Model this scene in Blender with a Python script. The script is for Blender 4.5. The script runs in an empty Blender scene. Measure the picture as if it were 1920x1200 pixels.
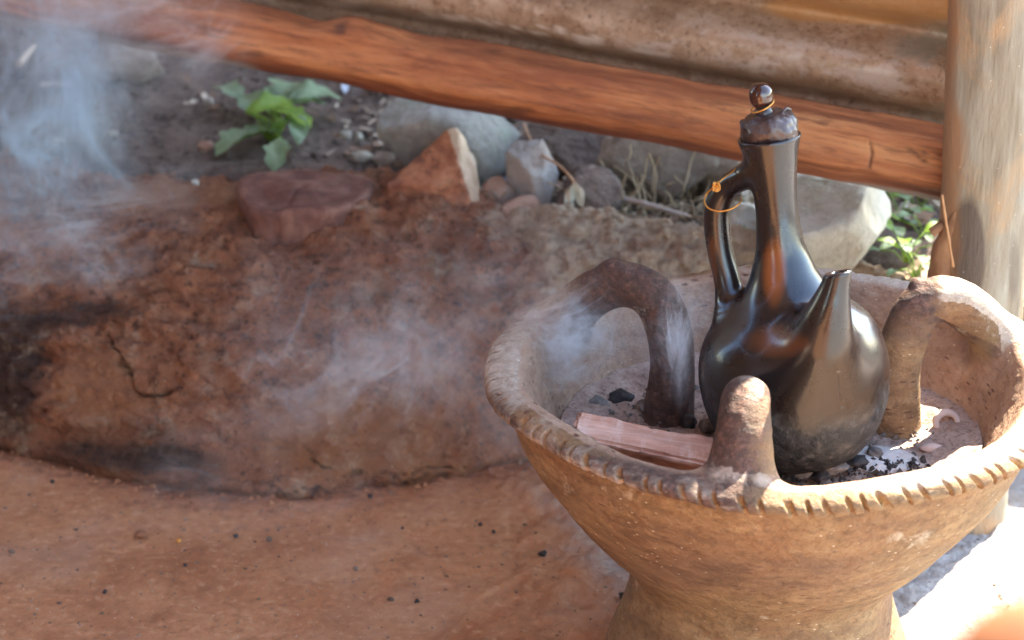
import bpy, bmesh, math, random
import numpy as np
from mathutils import Vector, Matrix
R = math.radians
rng = np.random.default_rng(7)
random.seed(7)
C = bpy.context.scene.collection
sc = bpy.context.scene

# ------------------------------------------------------------------ camera, world, sun, exposure
CAM_H, PITCH, F = 0.94, R(25), 4000.0        # F: focal length in pixels of a 1920 px wide frame
cam = bpy.data.objects.new('camera', bpy.data.cameras.new('camera')); C.objects.link(cam)
cam.location = (0, 0, CAM_H); cam.rotation_euler = (R(90) - PITCH, 0, 0)
cam.data.sensor_width = 36; cam.data.lens = 75
cam.data.clip_start = 0.05; cam.data.clip_end = 300
cam.data.dof.use_dof = True; cam.data.dof.focus_distance = 1.53; cam.data.dof.aperture_fstop = 7.0
sc.camera = cam
SUN_AZ = math.atan2(0.57, 0.82)               # from +y towards +x
SUN_EL = R(47)
w = bpy.data.worlds.new('World'); sc.world = w; w.use_nodes = True
nt = w.node_tree; nt.nodes.clear()
o_ = nt.nodes.new('ShaderNodeOutputWorld'); b_ = nt.nodes.new('ShaderNodeBackground'); s_ = nt.nodes.new('ShaderNodeTexSky')
s_.sky_type = 'NISHITA'; s_.sun_disc = False; s_.sun_elevation = SUN_EL; s_.sun_rotation = SUN_AZ
s_.air_density = 1.0; s_.dust_density = .4; s_.ozone_density = 2.2
b_.inputs['Strength'].default_value = 0.15
nt.links.new(s_.outputs[0], b_.inputs[0]); nt.links.new(b_.outputs[0], o_.inputs[0])
sun = bpy.data.objects.new('sun', bpy.data.lights.new('sun', 'SUN')); C.objects.link(sun)
sun.data.energy = 4.4; sun.data.angle = R(0.53); sun.data.color = (1, 0.94, 0.86)
sd = Vector((math.sin(SUN_AZ)*math.cos(SUN_EL), math.cos(SUN_AZ)*math.cos(SUN_EL), math.sin(SUN_EL)))
sun.rotation_euler = sd.to_track_quat('Z', 'Y').to_euler(); sun.location = (3, 4, 5)
sc.view_settings.view_transform = 'Standard'; sc.view_settings.look = 'None'
sc.view_settings.exposure = 2.9; sc.view_settings.gamma = 1; sc.view_settings.use_curve_mapping = False
sc.view_settings.use_white_balance = True; sc.view_settings.white_balance_temperature = 7600; sc.view_settings.white_balance_tint = 10
sc.cycles.volume_step_rate = 0.4; sc.cycles.volume_max_steps = 256
sc.cycles.max_bounces = 6; sc.cycles.volume_bounces = 3; sc.cycles.diffuse_bounces = 4; sc.cycles.glossy_bounces = 3; sc.cycles.transmission_bounces = 2
try:
    sc.cycles.use_denoising = True
except Exception: pass

# ------------------------------------------------------------------ measuring helpers (photo pixel -> place)
cp, sp = math.cos(PITCH), math.sin(PITCH)
def ray(px, py):
    a = (px-960)/F; b = (600-py)/F
    return Vector((a, cp + b*sp, -sp + b*cp))
def at(px, py, D):
    r = ray(px, py); t = D/r.y
    return Vector((r.x*t, D, CAM_H + r.z*t))
def atz(px, py, z):
    r = ray(px, py); t = (z-CAM_H)/r.z
    return Vector((r.x*t, r.y*t, z))
def proj(P):
    P = np.asarray(P, float); y = P[..., 1]; z = P[..., 2]-CAM_H
    d = y*cp - z*sp; u = y*sp + z*cp
    return 960 + F*P[..., 0]/d, 600 - F*u/d

# ------------------------------------------------------------------ numpy noise
def _hash(i, j, k, s):
    n = (i*374761393 + j*668265263 + k*2147483647 + s*1274126177) & 0xFFFFFFFF
    n = ((n ^ (n >> 13))*1274126177) & 0xFFFFFFFF
    n = ((n ^ (n >> 16))*2246822519) & 0xFFFFFFFF
    return ((n ^ (n >> 15)) & 0xFFFFFF)/float(0xFFFFFF)
def vn(P, scale=1.0, seed=0):
    Q = np.asarray(P, float)*scale + 1000.0
    I = np.floor(Q).astype(np.int64); f = Q-I; f = f*f*f*(f*(f*6-15)+10)
    out = 0
    for dx in (0, 1):
        wx = f[..., 0] if dx else 1-f[..., 0]
        for dy in (0, 1):
            wy = f[..., 1] if dy else 1-f[..., 1]
            for dz in (0, 1):
                wz = f[..., 2] if dz else 1-f[..., 2]
                out = out + wx*wy*wz*_hash(I[..., 0]+dx, I[..., 1]+dy, I[..., 2]+dz, seed)
    return out*2-1
def fbm(P, scale=1.0, octs=4, seed=0, gain=.5):
    a, s, o, n = 1.0, scale, 0, 0
    for k in range(octs):
        o = o + a*vn(P, s, seed+k*17); n += a; a *= gain; s *= 2.03
    return o/n
def sstep(a, b, x):
    t = np.clip((x-a)/(b-a), 0, 1); return t*t*(3-2*t)
def polydist(X, Y, pts):
    d = np.full(X.shape, 1e9)
    for (x0, y0), (x1, y1) in zip(pts[:-1], pts[1:]):
        vx, vy = x1-x0, y1-y0; L = vx*vx+vy*vy+1e-9
        t = np.clip(((X-x0)*vx+(Y-y0)*vy)/L, 0, 1)
        d = np.minimum(d, np.hypot(X-x0-t*vx, Y-y0-t*vy))
    return d
def blob(px, py, cx, cy, rx, ry, soft=.5):
    return 1-sstep(1-soft, 1+soft, np.hypot((px-cx)/rx, (py-cy)/ry))
def catmull(pts, n):
    P = np.asarray(pts, float); P = np.vstack([2*P[0]-P[1], P, 2*P[-1]-P[-2]]); out = []
    for i in range(1, len(P)-2):
        for k in range(n):
            t = k/n; a, b, c, d = P[i-1], P[i], P[i+1], P[i+2]
            out.append(.5*((2*b)+(-a+c)*t+(2*a-5*b+4*c-d)*t*t+(-a+3*b-3*c+d)*t**3))
    out.append(P[-2]); return np.array(out)

# ------------------------------------------------------------------ mesh helpers
def mesh_np(name, V, Fc, attrs=None, smooth=True):
    V = np.asarray(V, np.float32); Fc = np.asarray(Fc, np.int32); k = Fc.shape[1]
    me = bpy.data.meshes.new(name)
    me.vertices.add(len(V)); me.vertices.foreach_set('co', V.ravel())
    me.loops.add(Fc.size); me.loops.foreach_set('vertex_index', Fc.ravel())
    me.polygons.add(len(Fc)); me.polygons.foreach_set('loop_start', np.arange(0, Fc.size, k, dtype=np.int32))
    me.polygons.foreach_set('use_smooth', np.full(len(Fc), smooth))
    me.update(calc_edges=True)
    for n, a in (attrs or {}).items():
        at_ = me.attributes.new(n, 'FLOAT', 'POINT'); at_.data.foreach_set('value', np.asarray(a, np.float32))
    return me
def link(name, me, mat=None, parent=None, loc=None):
    o = bpy.data.objects.new(name, me); C.objects.link(o)
    if mat and me: me.materials.append(mat) if not me.materials else None
    if parent: o.parent = parent
    if loc is not None: o.location = loc
    return o
def thing(name, label, cat, loc=(0, 0, 0), group=None):
    o = bpy.data.objects.new(name, None); C.objects.link(o); o.location = loc; o.empty_display_size = .02
    return tag(o, label, cat, group)
def tag(o, label, cat, group=None, kind=None):
    if label: o['label'] = label
    if cat: o['category'] = cat
    if group: o['group'] = group
    if kind: o['kind'] = kind
    return o
def grid_faces(nu, nv, closed_u=False):
    i = np.arange(nu if closed_u else nu-1)[:, None]; j = np.arange(nv-1)[None, :]
    i2 = (i+1) % nu
    a = i*nv+j; b = i2*nv+j; c = i2*nv+j+1; d = i*nv+j+1
    return np.stack([a, b, c, d], -1).reshape(-1, 4)
def tube_mesh(name, path, rad, n=12, cap=True, noise=0, nscale=200, seed=0, squash=1.0):
    P = np.asarray(path, float); m = len(P); rad = np.broadcast_to(np.asarray(rad, float), (m,))
    T = np.gradient(P, axis=0); T /= np.linalg.norm(T, axis=1)[:, None]+1e-12
    up = np.array([0, 0, 1.0]) if abs(T[0][2]) < .9 else np.array([1.0, 0, 0])
    U = np.cross(T[0], up); U /= np.linalg.norm(U); V = []
    for i in range(m):
        U = U-T[i]*U.dot(T[i]); U /= np.linalg.norm(U); W = np.cross(T[i], U)
        th = np.arange(n)/n*2*np.pi
        V.append(P[i]+rad[i]*(np.cos(th)[:, None]*U+squash*np.sin(th)[:, None]*W))
    V = np.concatenate(V)
    if noise:
        Cn = np.repeat(P, n, 0); d = V-Cn; V = Cn+d*(1+noise*fbm(V, nscale, 3, seed))[:, None]
    Fc = []
    for i in range(m-1):
        for k in range(n):
            Fc.append((i*n+k, i*n+(k+1) % n, (i+1)*n+(k+1) % n, (i+1)*n+k))
    me = bpy.data.meshes.new(name)
    Fl = [tuple(f) for f in Fc]
    if cap: Fl += [tuple(range(n))[::-1], tuple((m-1)*n+k for k in range(n))]
    me.from_pydata([tuple(v) for v in V], [], Fl); me.polygons.foreach_set('use_smooth', [True]*len(Fl)); me.update()
    return me

# ------------------------------------------------------------------ signed distance modelling
class Lathe:
    """distance to a closed (r, z) outline spun round z, looked up in a fine table"""
    def __init__(s, poly, h, rmax, z0, z1):
        s.h, s.z0 = h, z0
        r = np.arange(0, rmax, h); z = np.arange(z0, z1, h); Rr, Z = np.meshgrid(r, z, indexing='ij')
        P = np.asarray(poly, float); d = polydist(Rr, Z, [tuple(p) for p in P])
        ins = np.zeros(Rr.shape, bool); Q = np.vstack([P, P[:1]])
        for (x0, y0), (x1, y1) in zip(Q[:-1], Q[1:]):
            if y0 == y1: continue
            c = ((y0 > Z) != (y1 > Z)) & (Rr < (x1-x0)*(Z-y0)/(y1-y0)+x0); ins ^= c
        s.T = np.where(ins, -d, d)
    def __call__(s, r, z):
        a = np.clip(r/s.h, 0, s.T.shape[0]-1.001); b = np.clip((z-s.z0)/s.h, 0, s.T.shape[1]-1.001)
        i = a.astype(int); j = b.astype(int); u = a-i; v = b-j; T = s.T
        return (T[i, j]*(1-u)+T[i+1, j]*u)*(1-v)+(T[i, j+1]*(1-u)+T[i+1, j+1]*u)*v
def tube_sdf(P, path, rad):
    best = np.full(P.shape[:-1], 1e3)
    for a, b, ra, rb in zip(path[:-1], path[1:], rad[:-1], rad[1:]):
        v = b-a; t = np.clip(((P-a)@v)/(v@v), 0, 1)
        d = np.linalg.norm(P-a-t[..., None]*v, axis=-1)-(ra+(rb-ra)*t)
        best = np.minimum(best, d)
    return best
def smin(a, b, k):
    h = np.clip(.5+.5*(b-a)/k, 0, 1); return b+(a-b)*h-k*h*(1-h)
def surface(fn, lo, hi, h, relax=3, newton=3):
    xs = [np.arange(lo[i], hi[i]+h, h) for i in range(3)]
    n = [len(x) for x in xs]; f = np.empty(n, np.float32)
    for i0 in range(0, n[0], 12):
        G = np.stack(np.meshgrid(xs[0][i0:i0+12], xs[1], xs[2], indexing='ij'), -1)
        f[i0:i0+12] = fn(G.reshape(-1, 3)).reshape(G.shape[:-1])
    s = f < 0
    c = np.zeros([k-1 for k in n], np.uint8)
    for a in (0, 1):
        for b in (0, 1):
            for d in (0, 1):
                c += s[a:n[0]-1+a, b:n[1]-1+b, d:n[2]-1+d]
    act = (c > 0) & (c < 8); idx = np.full(c.shape, -1, np.int32); I = np.argwhere(act); idx[act] = np.arange(len(I))
    V = np.array(lo)+(I+.5)*h; Q = []
    e = s[:-1] != s[1:]; p = np.argwhere(e[:, 1:-1, 1:-1]); p[:, 1:] += 1
    q = np.stack([idx[p[:, 0], p[:, 1]-1, p[:, 2]-1], idx[p[:, 0], p[:, 1], p[:, 2]-1], idx[p[:, 0], p[:, 1], p[:, 2]], idx[p[:, 0], p[:, 1]-1, p[:, 2]]], 1)
    fl = ~s[p[:, 0], p[:, 1], p[:, 2]]; q[fl] = q[fl][:, ::-1]; Q.append(q)
    e = s[:, :-1] != s[:, 1:]; p = np.argwhere(e[1:-1, :, 1:-1]); p[:, 0] += 1; p[:, 2] += 1
    q = np.stack([idx[p[:, 0]-1, p[:, 1], p[:, 2]-1], idx[p[:, 0]-1, p[:, 1], p[:, 2]], idx[p[:, 0], p[:, 1], p[:, 2]], idx[p[:, 0], p[:, 1], p[:, 2]-1]], 1)
    fl = ~s[p[:, 0], p[:, 1], p[:, 2]]; q[fl] = q[fl][:, ::-1]; Q.append(q)
    e = s[:, :, :-1] != s[:, :, 1:]; p = np.argwhere(e[1:-1, 1:-1, :]); p[:, :2] += 1
    q = np.stack([idx[p[:, 0]-1, p[:, 1]-1, p[:, 2]], idx[p[:, 0], p[:, 1]-1, p[:, 2]], idx[p[:, 0], p[:, 1], p[:, 2]], idx[p[:, 0]-1, p[:, 1], p[:, 2]]], 1)
    fl = ~s[p[:, 0], p[:, 1], p[:, 2]]; q[fl] = q[fl][:, ::-1]; Q.append(q)
    Q = np.concatenate(Q); Q = Q[(Q >= 0).all(1)]
    eps = h*.1
    def newt(V):
        f0 = fn(V); g = np.stack([fn(V+np.eye(3)[k]*eps)-f0 for k in range(3)], 1)/eps
        g2 = np.maximum((g*g).sum(1), .2)
        st = (f0/g2)[:, None]*g; L = np.linalg.norm(st, axis=1)[:, None]
        return V-st*np.minimum(1, h/np.maximum(L, 1e-9)), g
    for k in range(newton): V, g = newt(V)
    for k in range(relax):
        acc = np.zeros_like(V); cnt = np.zeros(len(V))
        for a in range(4):
            b = (a+1) % 4
            for ax in range(3): acc[:, ax] += np.bincount(Q[:, a], V[Q[:, b], ax], len(V))+np.bincount(Q[:, b], V[Q[:, a], ax], len(V))
            cnt += np.bincount(Q[:, a], minlength=len(V))+np.bincount(Q[:, b], minlength=len(V))
        V = V*.4+.6*acc/np.maximum(cnt, 1)[:, None]; V, g = newt(V)
    V, g = newt(V)
    return V, Q, g/(np.linalg.norm(g, axis=1)[:, None]+1e-9)
def split_parts(V, Q, cls, names, mat, parent, attrs):
    """one shaped skin cut into named parts, normals kept so the cuts do not show"""
    full = mesh_np('whole', V, Q); nr = np.empty(len(V)*3, np.float32); full.vertex_normals.foreach_get('vector', nr); nr = nr.reshape(-1, 3)
    bpy.data.meshes.remove(full); fc = cls[Q].max(1); out = []
    for k, nm in enumerate(names):
        q = Q[fc == k]
        if not len(q): continue
        u, inv = np.unique(q, return_inverse=True); inv = inv.reshape(q.shape)
        me = mesh_np(nm, V[u], inv, {n: a[u] for n, a in attrs.items()})
        me.normals_split_custom_set_from_vertices([tuple(x) for x in nr[u]])
        out.append(link(nm, me, mat, parent))
    return out

# ------------------------------------------------------------------ node helpers
class M:
    def __init__(s, name, rough=.8):
        s.m = bpy.data.materials.new(name); s.m.use_nodes = True; s.t = s.m.node_tree; s.t.nodes.clear()
        s.out = s.t.nodes.new('ShaderNodeOutputMaterial'); s.b = s.t.nodes.new('ShaderNodeBsdfPrincipled')
        s.t.links.new(s.b.outputs[0], s.out.inputs[0]); s.b.inputs['Roughness'].default_value = rough
        s.h = None
    def n(s, typ, **kw):
        x = s.t.nodes.new(typ)
        for k, v in kw.items(): setattr(x, k, v)
        return x
    def put(s, sock, v):
        if isinstance(v, bpy.types.NodeSocket): s.t.links.new(v, sock)
        elif isinstance(v, (tuple, list)) and len(v) == 3 and sock.type == 'RGBA': sock.default_value = (*v, 1)
        elif sock.type == 'RGBA' and isinstance(v, (int, float)): sock.default_value = (v, v, v, 1)
        else: sock.default_value = v
    def pos(s, obj=False, scale=None, loc=None):
        if obj: o = s.n('ShaderNodeTexCoord').outputs['Object']
        else: o = s.n('ShaderNodeNewGeometry').outputs['Position']
        if scale or loc:
            mp = s.n('ShaderNodeMapping'); s.put(mp.inputs[0], o)
            if scale: mp.inputs['Scale'].default_value = scale
            if loc: mp.inputs['Location'].default_value = loc
            o = mp.outputs[0]
        return o
    def noise(s, co, scale, detail=4, rough=.55, dist=0, out=0):
        x = s.n('ShaderNodeTexNoise'); s.put(x.inputs['Vector'], co); x.inputs['Scale'].default_value = scale
        x.inputs['Detail'].default_value = detail; x.inputs['Roughness'].default_value = rough; x.inputs['Distortion'].default_value = dist
        return x.outputs[out]
    def vor(s, co, scale, feat='F1', rnd=1.0, out=0):
        x = s.n('ShaderNodeTexVoronoi', feature=feat); s.put(x.inputs['Vector'], co); x.inputs['Scale'].default_value = scale
        x.inputs['Randomness'].default_value = rnd
        return x.outputs[out]
    def ramp(s, f, *st, interp='LINEAR'):
        x = s.n('ShaderNodeValToRGB'); s.put(x.inputs[0], f); e = x.color_ramp.elements; x.color_ramp.interpolation = interp
        while len(e) < len(st): e.new(.5)
        for k, (p, c) in enumerate(st):
            e[k].position = p; e[k].color = (*c, 1) if isinstance(c, tuple) else (c, c, c, 1)
        return x.outputs[0]
    def mr(s, f, a, b, c=0, d=1):
        x = s.n('ShaderNodeMapRange'); s.put(x.inputs[0], f)
        for k, v in zip((1, 2, 3, 4), (a, b, c, d)): s.put(x.inputs[k], v)
        return x.outputs[0]
    def mix(s, f, a, b, mode='MIX'):
        x = s.n('ShaderNodeMix', data_type='RGBA', blend_type=mode); s.put(x.inputs[0], f); s.put(x.inputs[6], a); s.put(x.inputs[7], b)
        return x.outputs[2]
    def ma(s, op, a, b=0.0, c=0.0):
        x = s.n('ShaderNodeMath', operation=op); s.put(x.inputs[0], a); s.put(x.inputs[1], b); s.put(x.inputs[2], c); return x.outputs[0]
    def attr(s, name):
        return s.n('ShaderNodeAttribute', attribute_name=name).outputs['Fac']
    def sep(s, v):
        x = s.n('ShaderNodeSeparateXYZ'); s.put(x.inputs[0], v); return x.outputs
    def bump(s, h, dist, strength=1.0):
        x = s.n('ShaderNodeBump'); s.put(x.inputs['Height'], h); x.inputs['Distance'].default_value = dist; x.inputs['Strength'].default_value = strength
        if s.h: s.put(x.inputs['Normal'], s.h)
        s.h = x.outputs[0]
    def done(s, col, rough=None, **kw):
        s.put(s.b.inputs['Base Color'], col)
        if rough is not None: s.put(s.b.inputs['Roughness'], rough)
        if s.h: s.put(s.b.inputs['Normal'], s.h)
        for k, v in kw.items(): s.put(s.b.inputs[k.replace('_', ' ')], v) if not isinstance(v, tuple) else setattr(s.b.inputs[k.replace('_', ' ')], 'default_value', v)
        return s.m

# ---- clay floor
def mat_floor():
    m = M('trodden_clay'); p = m.pos()
    big = m.noise(p, 3.0, 5, .55, .4); mid = m.noise(p, 14, 6, .6); fine = m.noise(p, 120, 5, .6); grit = m.noise(p, 420, 3, .6)
    c = m.ramp(big, (.3, (.36, .140, .058)), (.5, (.47, .200, .088)), (.7, (.55, .28, .145)))
    c = m.mix(m.mr(mid, .42, .66), c, (.52, .245, .115)); c = m.mix(m.mr(mid, .45, .3, 0, .7), c, (.36, .135, .055)); c = m.mix(m.mr(m.noise(p, 45, 5, .65), .55, .68, 0, .45), c, (.25, .10, .05))
    c = m.mix(m.mr(fine, .5, .66, 0, .4), c, (.26, .10, .05)); c = m.mix(m.mr(fine, .44, .34, 0, .45), c, (.66, .40, .24)); s3 = m.noise(m.pos(loc=(7, 7, 7)), 210, 5, .75); c = m.mix(m.mr(s3, .60, .68, 0, .5), c, (.15, .07, .04)); c = m.mix(m.mr(m.noise(m.pos(loc=(4, 7, 7)), 6, 4, .6), .5, .62, 0, .4), c, (.52, .33, .22))
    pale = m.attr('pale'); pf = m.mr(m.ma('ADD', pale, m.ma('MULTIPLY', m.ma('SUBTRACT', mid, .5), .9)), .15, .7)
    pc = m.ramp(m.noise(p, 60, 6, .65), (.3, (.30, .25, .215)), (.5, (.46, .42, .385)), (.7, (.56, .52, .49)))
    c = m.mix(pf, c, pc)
    sp_ = m.vor(p, 110); k = m.noise(p, 9, 2)
    c = m.mix(m.ma('MULTIPLY', m.mr(sp_, .10, .05), m.mr(k, .5, .6)), c, (.08, .045, .03))
    sp2 = m.vor(m.pos(loc=(3, 1, 2)), 75); c = m.mix(m.mr(sp2, .055, .03), c, (.75, .68, .6))
    # polished streaks and scratches
    st = m.noise(m.pos(scale=(1, 7, 1)), 22, 4, .6, .6); c = m.mix(m.mr(st, .6, .75, 0, .35), c, (.60, .38, .27))
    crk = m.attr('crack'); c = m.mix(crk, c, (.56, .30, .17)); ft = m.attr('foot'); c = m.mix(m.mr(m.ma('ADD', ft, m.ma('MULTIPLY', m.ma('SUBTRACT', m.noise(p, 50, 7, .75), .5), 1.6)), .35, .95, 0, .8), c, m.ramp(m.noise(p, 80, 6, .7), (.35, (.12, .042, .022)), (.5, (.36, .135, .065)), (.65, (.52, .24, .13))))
    m.bump(mid, .008, .9); m.bump(m.noise(p, 60, 8, .7), .004, .9); m.bump(m.ma('MULTIPLY', pf, m.noise(p, 130, 5, .7)), .006, 1); m.bump(m.ma('ADD', grit, m.ma('MULTIPLY', pf, fine)), .0007, .8)
    return m.done(c, m.mr(mid, .3, .7, .62, .85))
# ---- rough mud bench
def mat_bench():
    m = M('rough_red_mud', .95); p = m.pos()
    big = m.noise(p, 5, 5, .6, .5); mid = m.noise(p, 28, 7, .68, .3); fine = m.noise(p, 150, 6, .65)
    g1 = m.noise(p, 55, 8, .78); g2 = m.noise(m.pos(loc=(2, 2, 2)), 120, 6, .75)
    c = m.ramp(mid, (.3, (.27, .088, .045)), (.47, (.50, .185, .088)), (.6, (.60, .26, .135)), (.75, (.68, .37, .225)))
    c = m.mix(m.mr(big, .45, .68, 0, .6), c, (.47, .215, .11)); c = m.mix(m.mr(big, .42, .25, 0, .5), c, (.30, .10, .05))
    c = m.mix(m.mr(g1, .47, .34, 0, .9), c, (.10, .034, .018)); c = m.mix(m.mr(g1, .55, .66, 0, .75), c, (.66, .34, .20))
    c = m.mix(m.mr(g2, .45, .36, 0, .8), c, (.07, .028, .018)); c = m.mix(m.mr(g2, .58, .68, 0, .6), c, (.62, .36, .24))
    sc_ = m.attr('scorch_shade'); c = m.mix(m.mr(m.ma('ADD', sc_, m.ma('MULTIPLY', m.ma('SUBTRACT', mid, .5), 1.2)), .3, .8, 0, .8), c, (.035, .024, .022))
    og = m.attr('orange'); c = m.mix(m.mr(m.ma('ADD', og, m.ma('MULTIPLY', m.ma('SUBTRACT', mid, .5), 1.1)), .3, .9, 0, .8), c, (.56, .25, .12))
    pl = m.attr('pale'); c = m.mix(m.mr(m.ma('ADD', pl, m.ma('MULTIPLY', m.ma('SUBTRACT', mid, .5), 1.6)), .1, .55), c, m.ramp(fine, (.3, (.50, .33, .21)), (.5, (.80, .62, .44)), (.7, (.86, .74, .58))))
    bits = m.vor(p, 95); c = m.mix(m.ma('MULTIPLY', m.mr(bits, .10, .05), m.mr(m.noise(p, 11, 2), .52, .6)), c, (.72, .55, .42))
    crk = m.attr('crack'); c = m.mix(crk, c, (.02, .010, .008))
    m.bump(mid, .012, 1); m.bump(m.noise(p, 75, 7, .75), .009, 1); m.bump(fine, .004, 1); pt = m.vor(m.pos(loc=(1, 1, 1)), 60); m.bump(m.mr(pt, 0, .35), .004, .8)
    return m.done(c, .93)
def mat_yard():
    m = M('dark_yard_soil', .95); p = m.pos()
    a = m.noise(p, 12, 6, .65); f = m.noise(p, 90, 6, .7)
    c = m.ramp(f, (.3, (.035, .022, .017)), (.5, (.105, .072, .055)), (.7, (.22, .165, .13)))
    c = m.mix(m.mr(a, .45, .65, 0, .7), c, (.18, .13, .10)); c = m.mix(m.mr(a, .4, .28, 0, .6), c, (.05, .035, .035))
    m.bump(a, .01, .8); m.bump(f, .006, 1)
    return m.done(c, .95)
def mat_rock(name, dark, mid_, light, spot=None, scale=1.0):
    m = M(name, .9); p = m.pos()
    a = m.noise(p, 16*scale, 7, .62, .3); f = m.noise(p, 110*scale, 6, .7)
    c = m.ramp(a, (.3, dark), (.5, mid_), (.68, light)); c = m.mix(m.mr(f, .45, .7, 0, .5), c, dark)
    if spot: c = m.mix(m.mr(m.noise(m.pos(loc=(5, 2, 1)), 22*scale, 5, .7), .52, .64, 0, .8), c, spot)
    bl = m.noise(m.pos(loc=(9, 1, 3)), 9*scale, 4, .6, .5); c = m.mix(m.mr(bl, .55, .7, 0, .6), c, light); c = m.mix(m.mr(bl, .42, .3, 0, .6), c, dark)
    m.bump(a, .01, 1); m.bump(f, .004, 1)
    return m.done(c, .92)
def mat_log():
    m = M('weathered_red_pole', .62); p = m.pos(True, scale=(1, 1, 1)); g = m.pos(True, scale=(2.2, 30, 30))
    a = m.noise(g, 1.6, 6, .6, .5); f = m.noise(m.pos(True, scale=(16, 170, 170)), 1.2, 6, .7); b = m.noise(m.pos(True, scale=(5, 14, 14)), 1, 4, .6)
    c = m.ramp(a, (.3, (.24, .072, .027)), (.46, (.44, .145, .052)), (.6, (.60, .235, .088)), (.75, (.68, .32, .13)))
    c = m.mix(m.mr(f, .5, .62, 0, .65), c, (.17, .055, .026)); c = m.mix(m.mr(f, .44, .34, 0, .45), c, (.62, .30, .14)); c = m.mix(m.mr(m.noise(m.pos(True, scale=(3, 9, 9)), 2.2, 5, .6, .6), .5, .64, 0, .5), c, (.30, .085, .035))
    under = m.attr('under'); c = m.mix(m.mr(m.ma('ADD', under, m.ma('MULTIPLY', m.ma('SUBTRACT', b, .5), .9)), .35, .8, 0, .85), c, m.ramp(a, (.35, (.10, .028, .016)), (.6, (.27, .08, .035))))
    gr = m.attr('grey'); c = m.mix(m.mr(m.ma('ADD', gr, m.ma('MULTIPLY', m.ma('SUBTRACT', b, .5), 1.0)), .35, .75, 0, .9), c, m.ramp(f, (.3, (.23, .19, .155)), (.7, (.40, .35, .29))))
    kn = m.attr('knot'); c = m.mix(kn, c, (.10, .035, .02))
    m.bump(a, .005, .8); m.bump(f, .002, 1)
    return m.done(c, m.mr(f, .3, .7, .5, .75))
def mat_post():
    m = M('peeled_grey_pole', .7); g = m.pos(True, scale=(40, 40, 6)); p = m.pos(True)
    a = m.noise(g, 1.2, 6, .6, .3); f = m.noise(m.pos(True, scale=(190, 190, 45)), 1, 6, .7); b = m.noise(m.pos(True, scale=(18, 18, 7)), 1, 5, .62, .8)
    c = m.ramp(a, (.3, (.16, .115, .072)), (.5, (.25, .205, .145)), (.7, (.33, .30, .235)))
    c = m.mix(m.mr(b, .52, .66, 0, .8), c, (.42, .245, .12)); c = m.mix(m.mr(b, .40, .26, 0, .75), c, (.36, .35, .29))
    d = m.noise(m.pos(True, scale=(30, 30, 16), loc=(4, 2, 1)), 1, 4, .6); c = m.mix(m.mr(d, .63, .74, 0, .7), c, (.19, .15, .12))
    c = m.mix(m.mr(f, .5, .75, 0, .3), c, (.26, .21, .16))
    s1 = m.attr('soot'); c = m.mix(m.mr(m.ma('ADD', s1, m.ma('MULTIPLY', m.ma('SUBTRACT', b, .5), .8)), .35, .75, 0, .85), c, (.085, .058, .045))
    w1 = m.attr('warm'); c = m.mix(m.mr(m.ma('ADD', w1, m.ma('MULTIPLY', m.ma('SUBTRACT', b, .5), 1.1)), .3, .9, 0, .8), c, (.34, .165, .075))
    wd = m.vor(p, 130); c = m.mix(m.mr(wd, .06, .03, 0, .8), c, (.75, .72, .66))
    m.bump(a, .004, .8); m.bump(f, .0015, 1)
    return m.done(c, .68)
def mat_sheet():
    m = M('rusty_corrugated_iron', .45); p = m.pos(True); pz = m.sep(p)
    a = m.noise(m.pos(True, scale=(12, 20, 20)), 1.5, 6, .65); f = m.noise(p, 200, 5, .7); b = m.noise(m.pos(True, scale=(4, 8, 8)), 2.2, 4, .6)
    c = m.ramp(a, (.3, (.28, .165, .095)), (.5, (.46, .31, .20)), (.68, (.58, .44, .32)))
    c = m.mix(m.mr(b, .5, .68, 0, .5), c, (.28, .15, .075)); c = m.mix(m.mr(f, .56, .66, 0, .8), c, (.15, .075, .04)); c = m.mix(m.mr(m.noise(p, 60, 7, .75), .53, .63, 0, .6), c, (.22, .115, .06)); c = m.mix(m.mr(m.noise(m.pos(True, loc=(3, 1, 1)), 45, 7, .75), .54, .64, 0, .6), c, (.62, .49, .37))
    w2 = m.noise(m.pos(True, scale=(30, 45, 45)), 1.3, 6, .7, .5); wf = m.attr('worn'); c = m.mix(m.mr(m.ma('ADD', wf, m.ma('MULTIPLY', m.ma('SUBTRACT', w2, .5), 2.4)), .45, .8, 0, .7), c, (.58, .48, .40))
    gz = m.attr('zinc'); c = m.mix(m.mr(m.ma('ADD', gz, m.ma('MULTIPLY', m.ma('SUBTRACT', w2, .5), 1.6)), .35, .85, 0, .8), c, (.24, .24, .20))
    pr = m.attr('print'); c = m.mix(m.ma('MULTIPLY', pr, m.mr(w2, .25, .45, .3, .9)), c, (.80, .70, .58))
    og = m.attr('orange'); c = m.mix(m.mr(m.ma('ADD', og, m.ma('MULTIPLY', m.ma('SUBTRACT', b, .5), .8)), .4, .7, 0, .7), c, (.56, .29, .10))
    m.bump(f, .0004, .6); m.bump(a, .001, .5)
    return m.done(c, m.mr(a, .35, .65, .42, .28), Metallic=.3)
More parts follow.
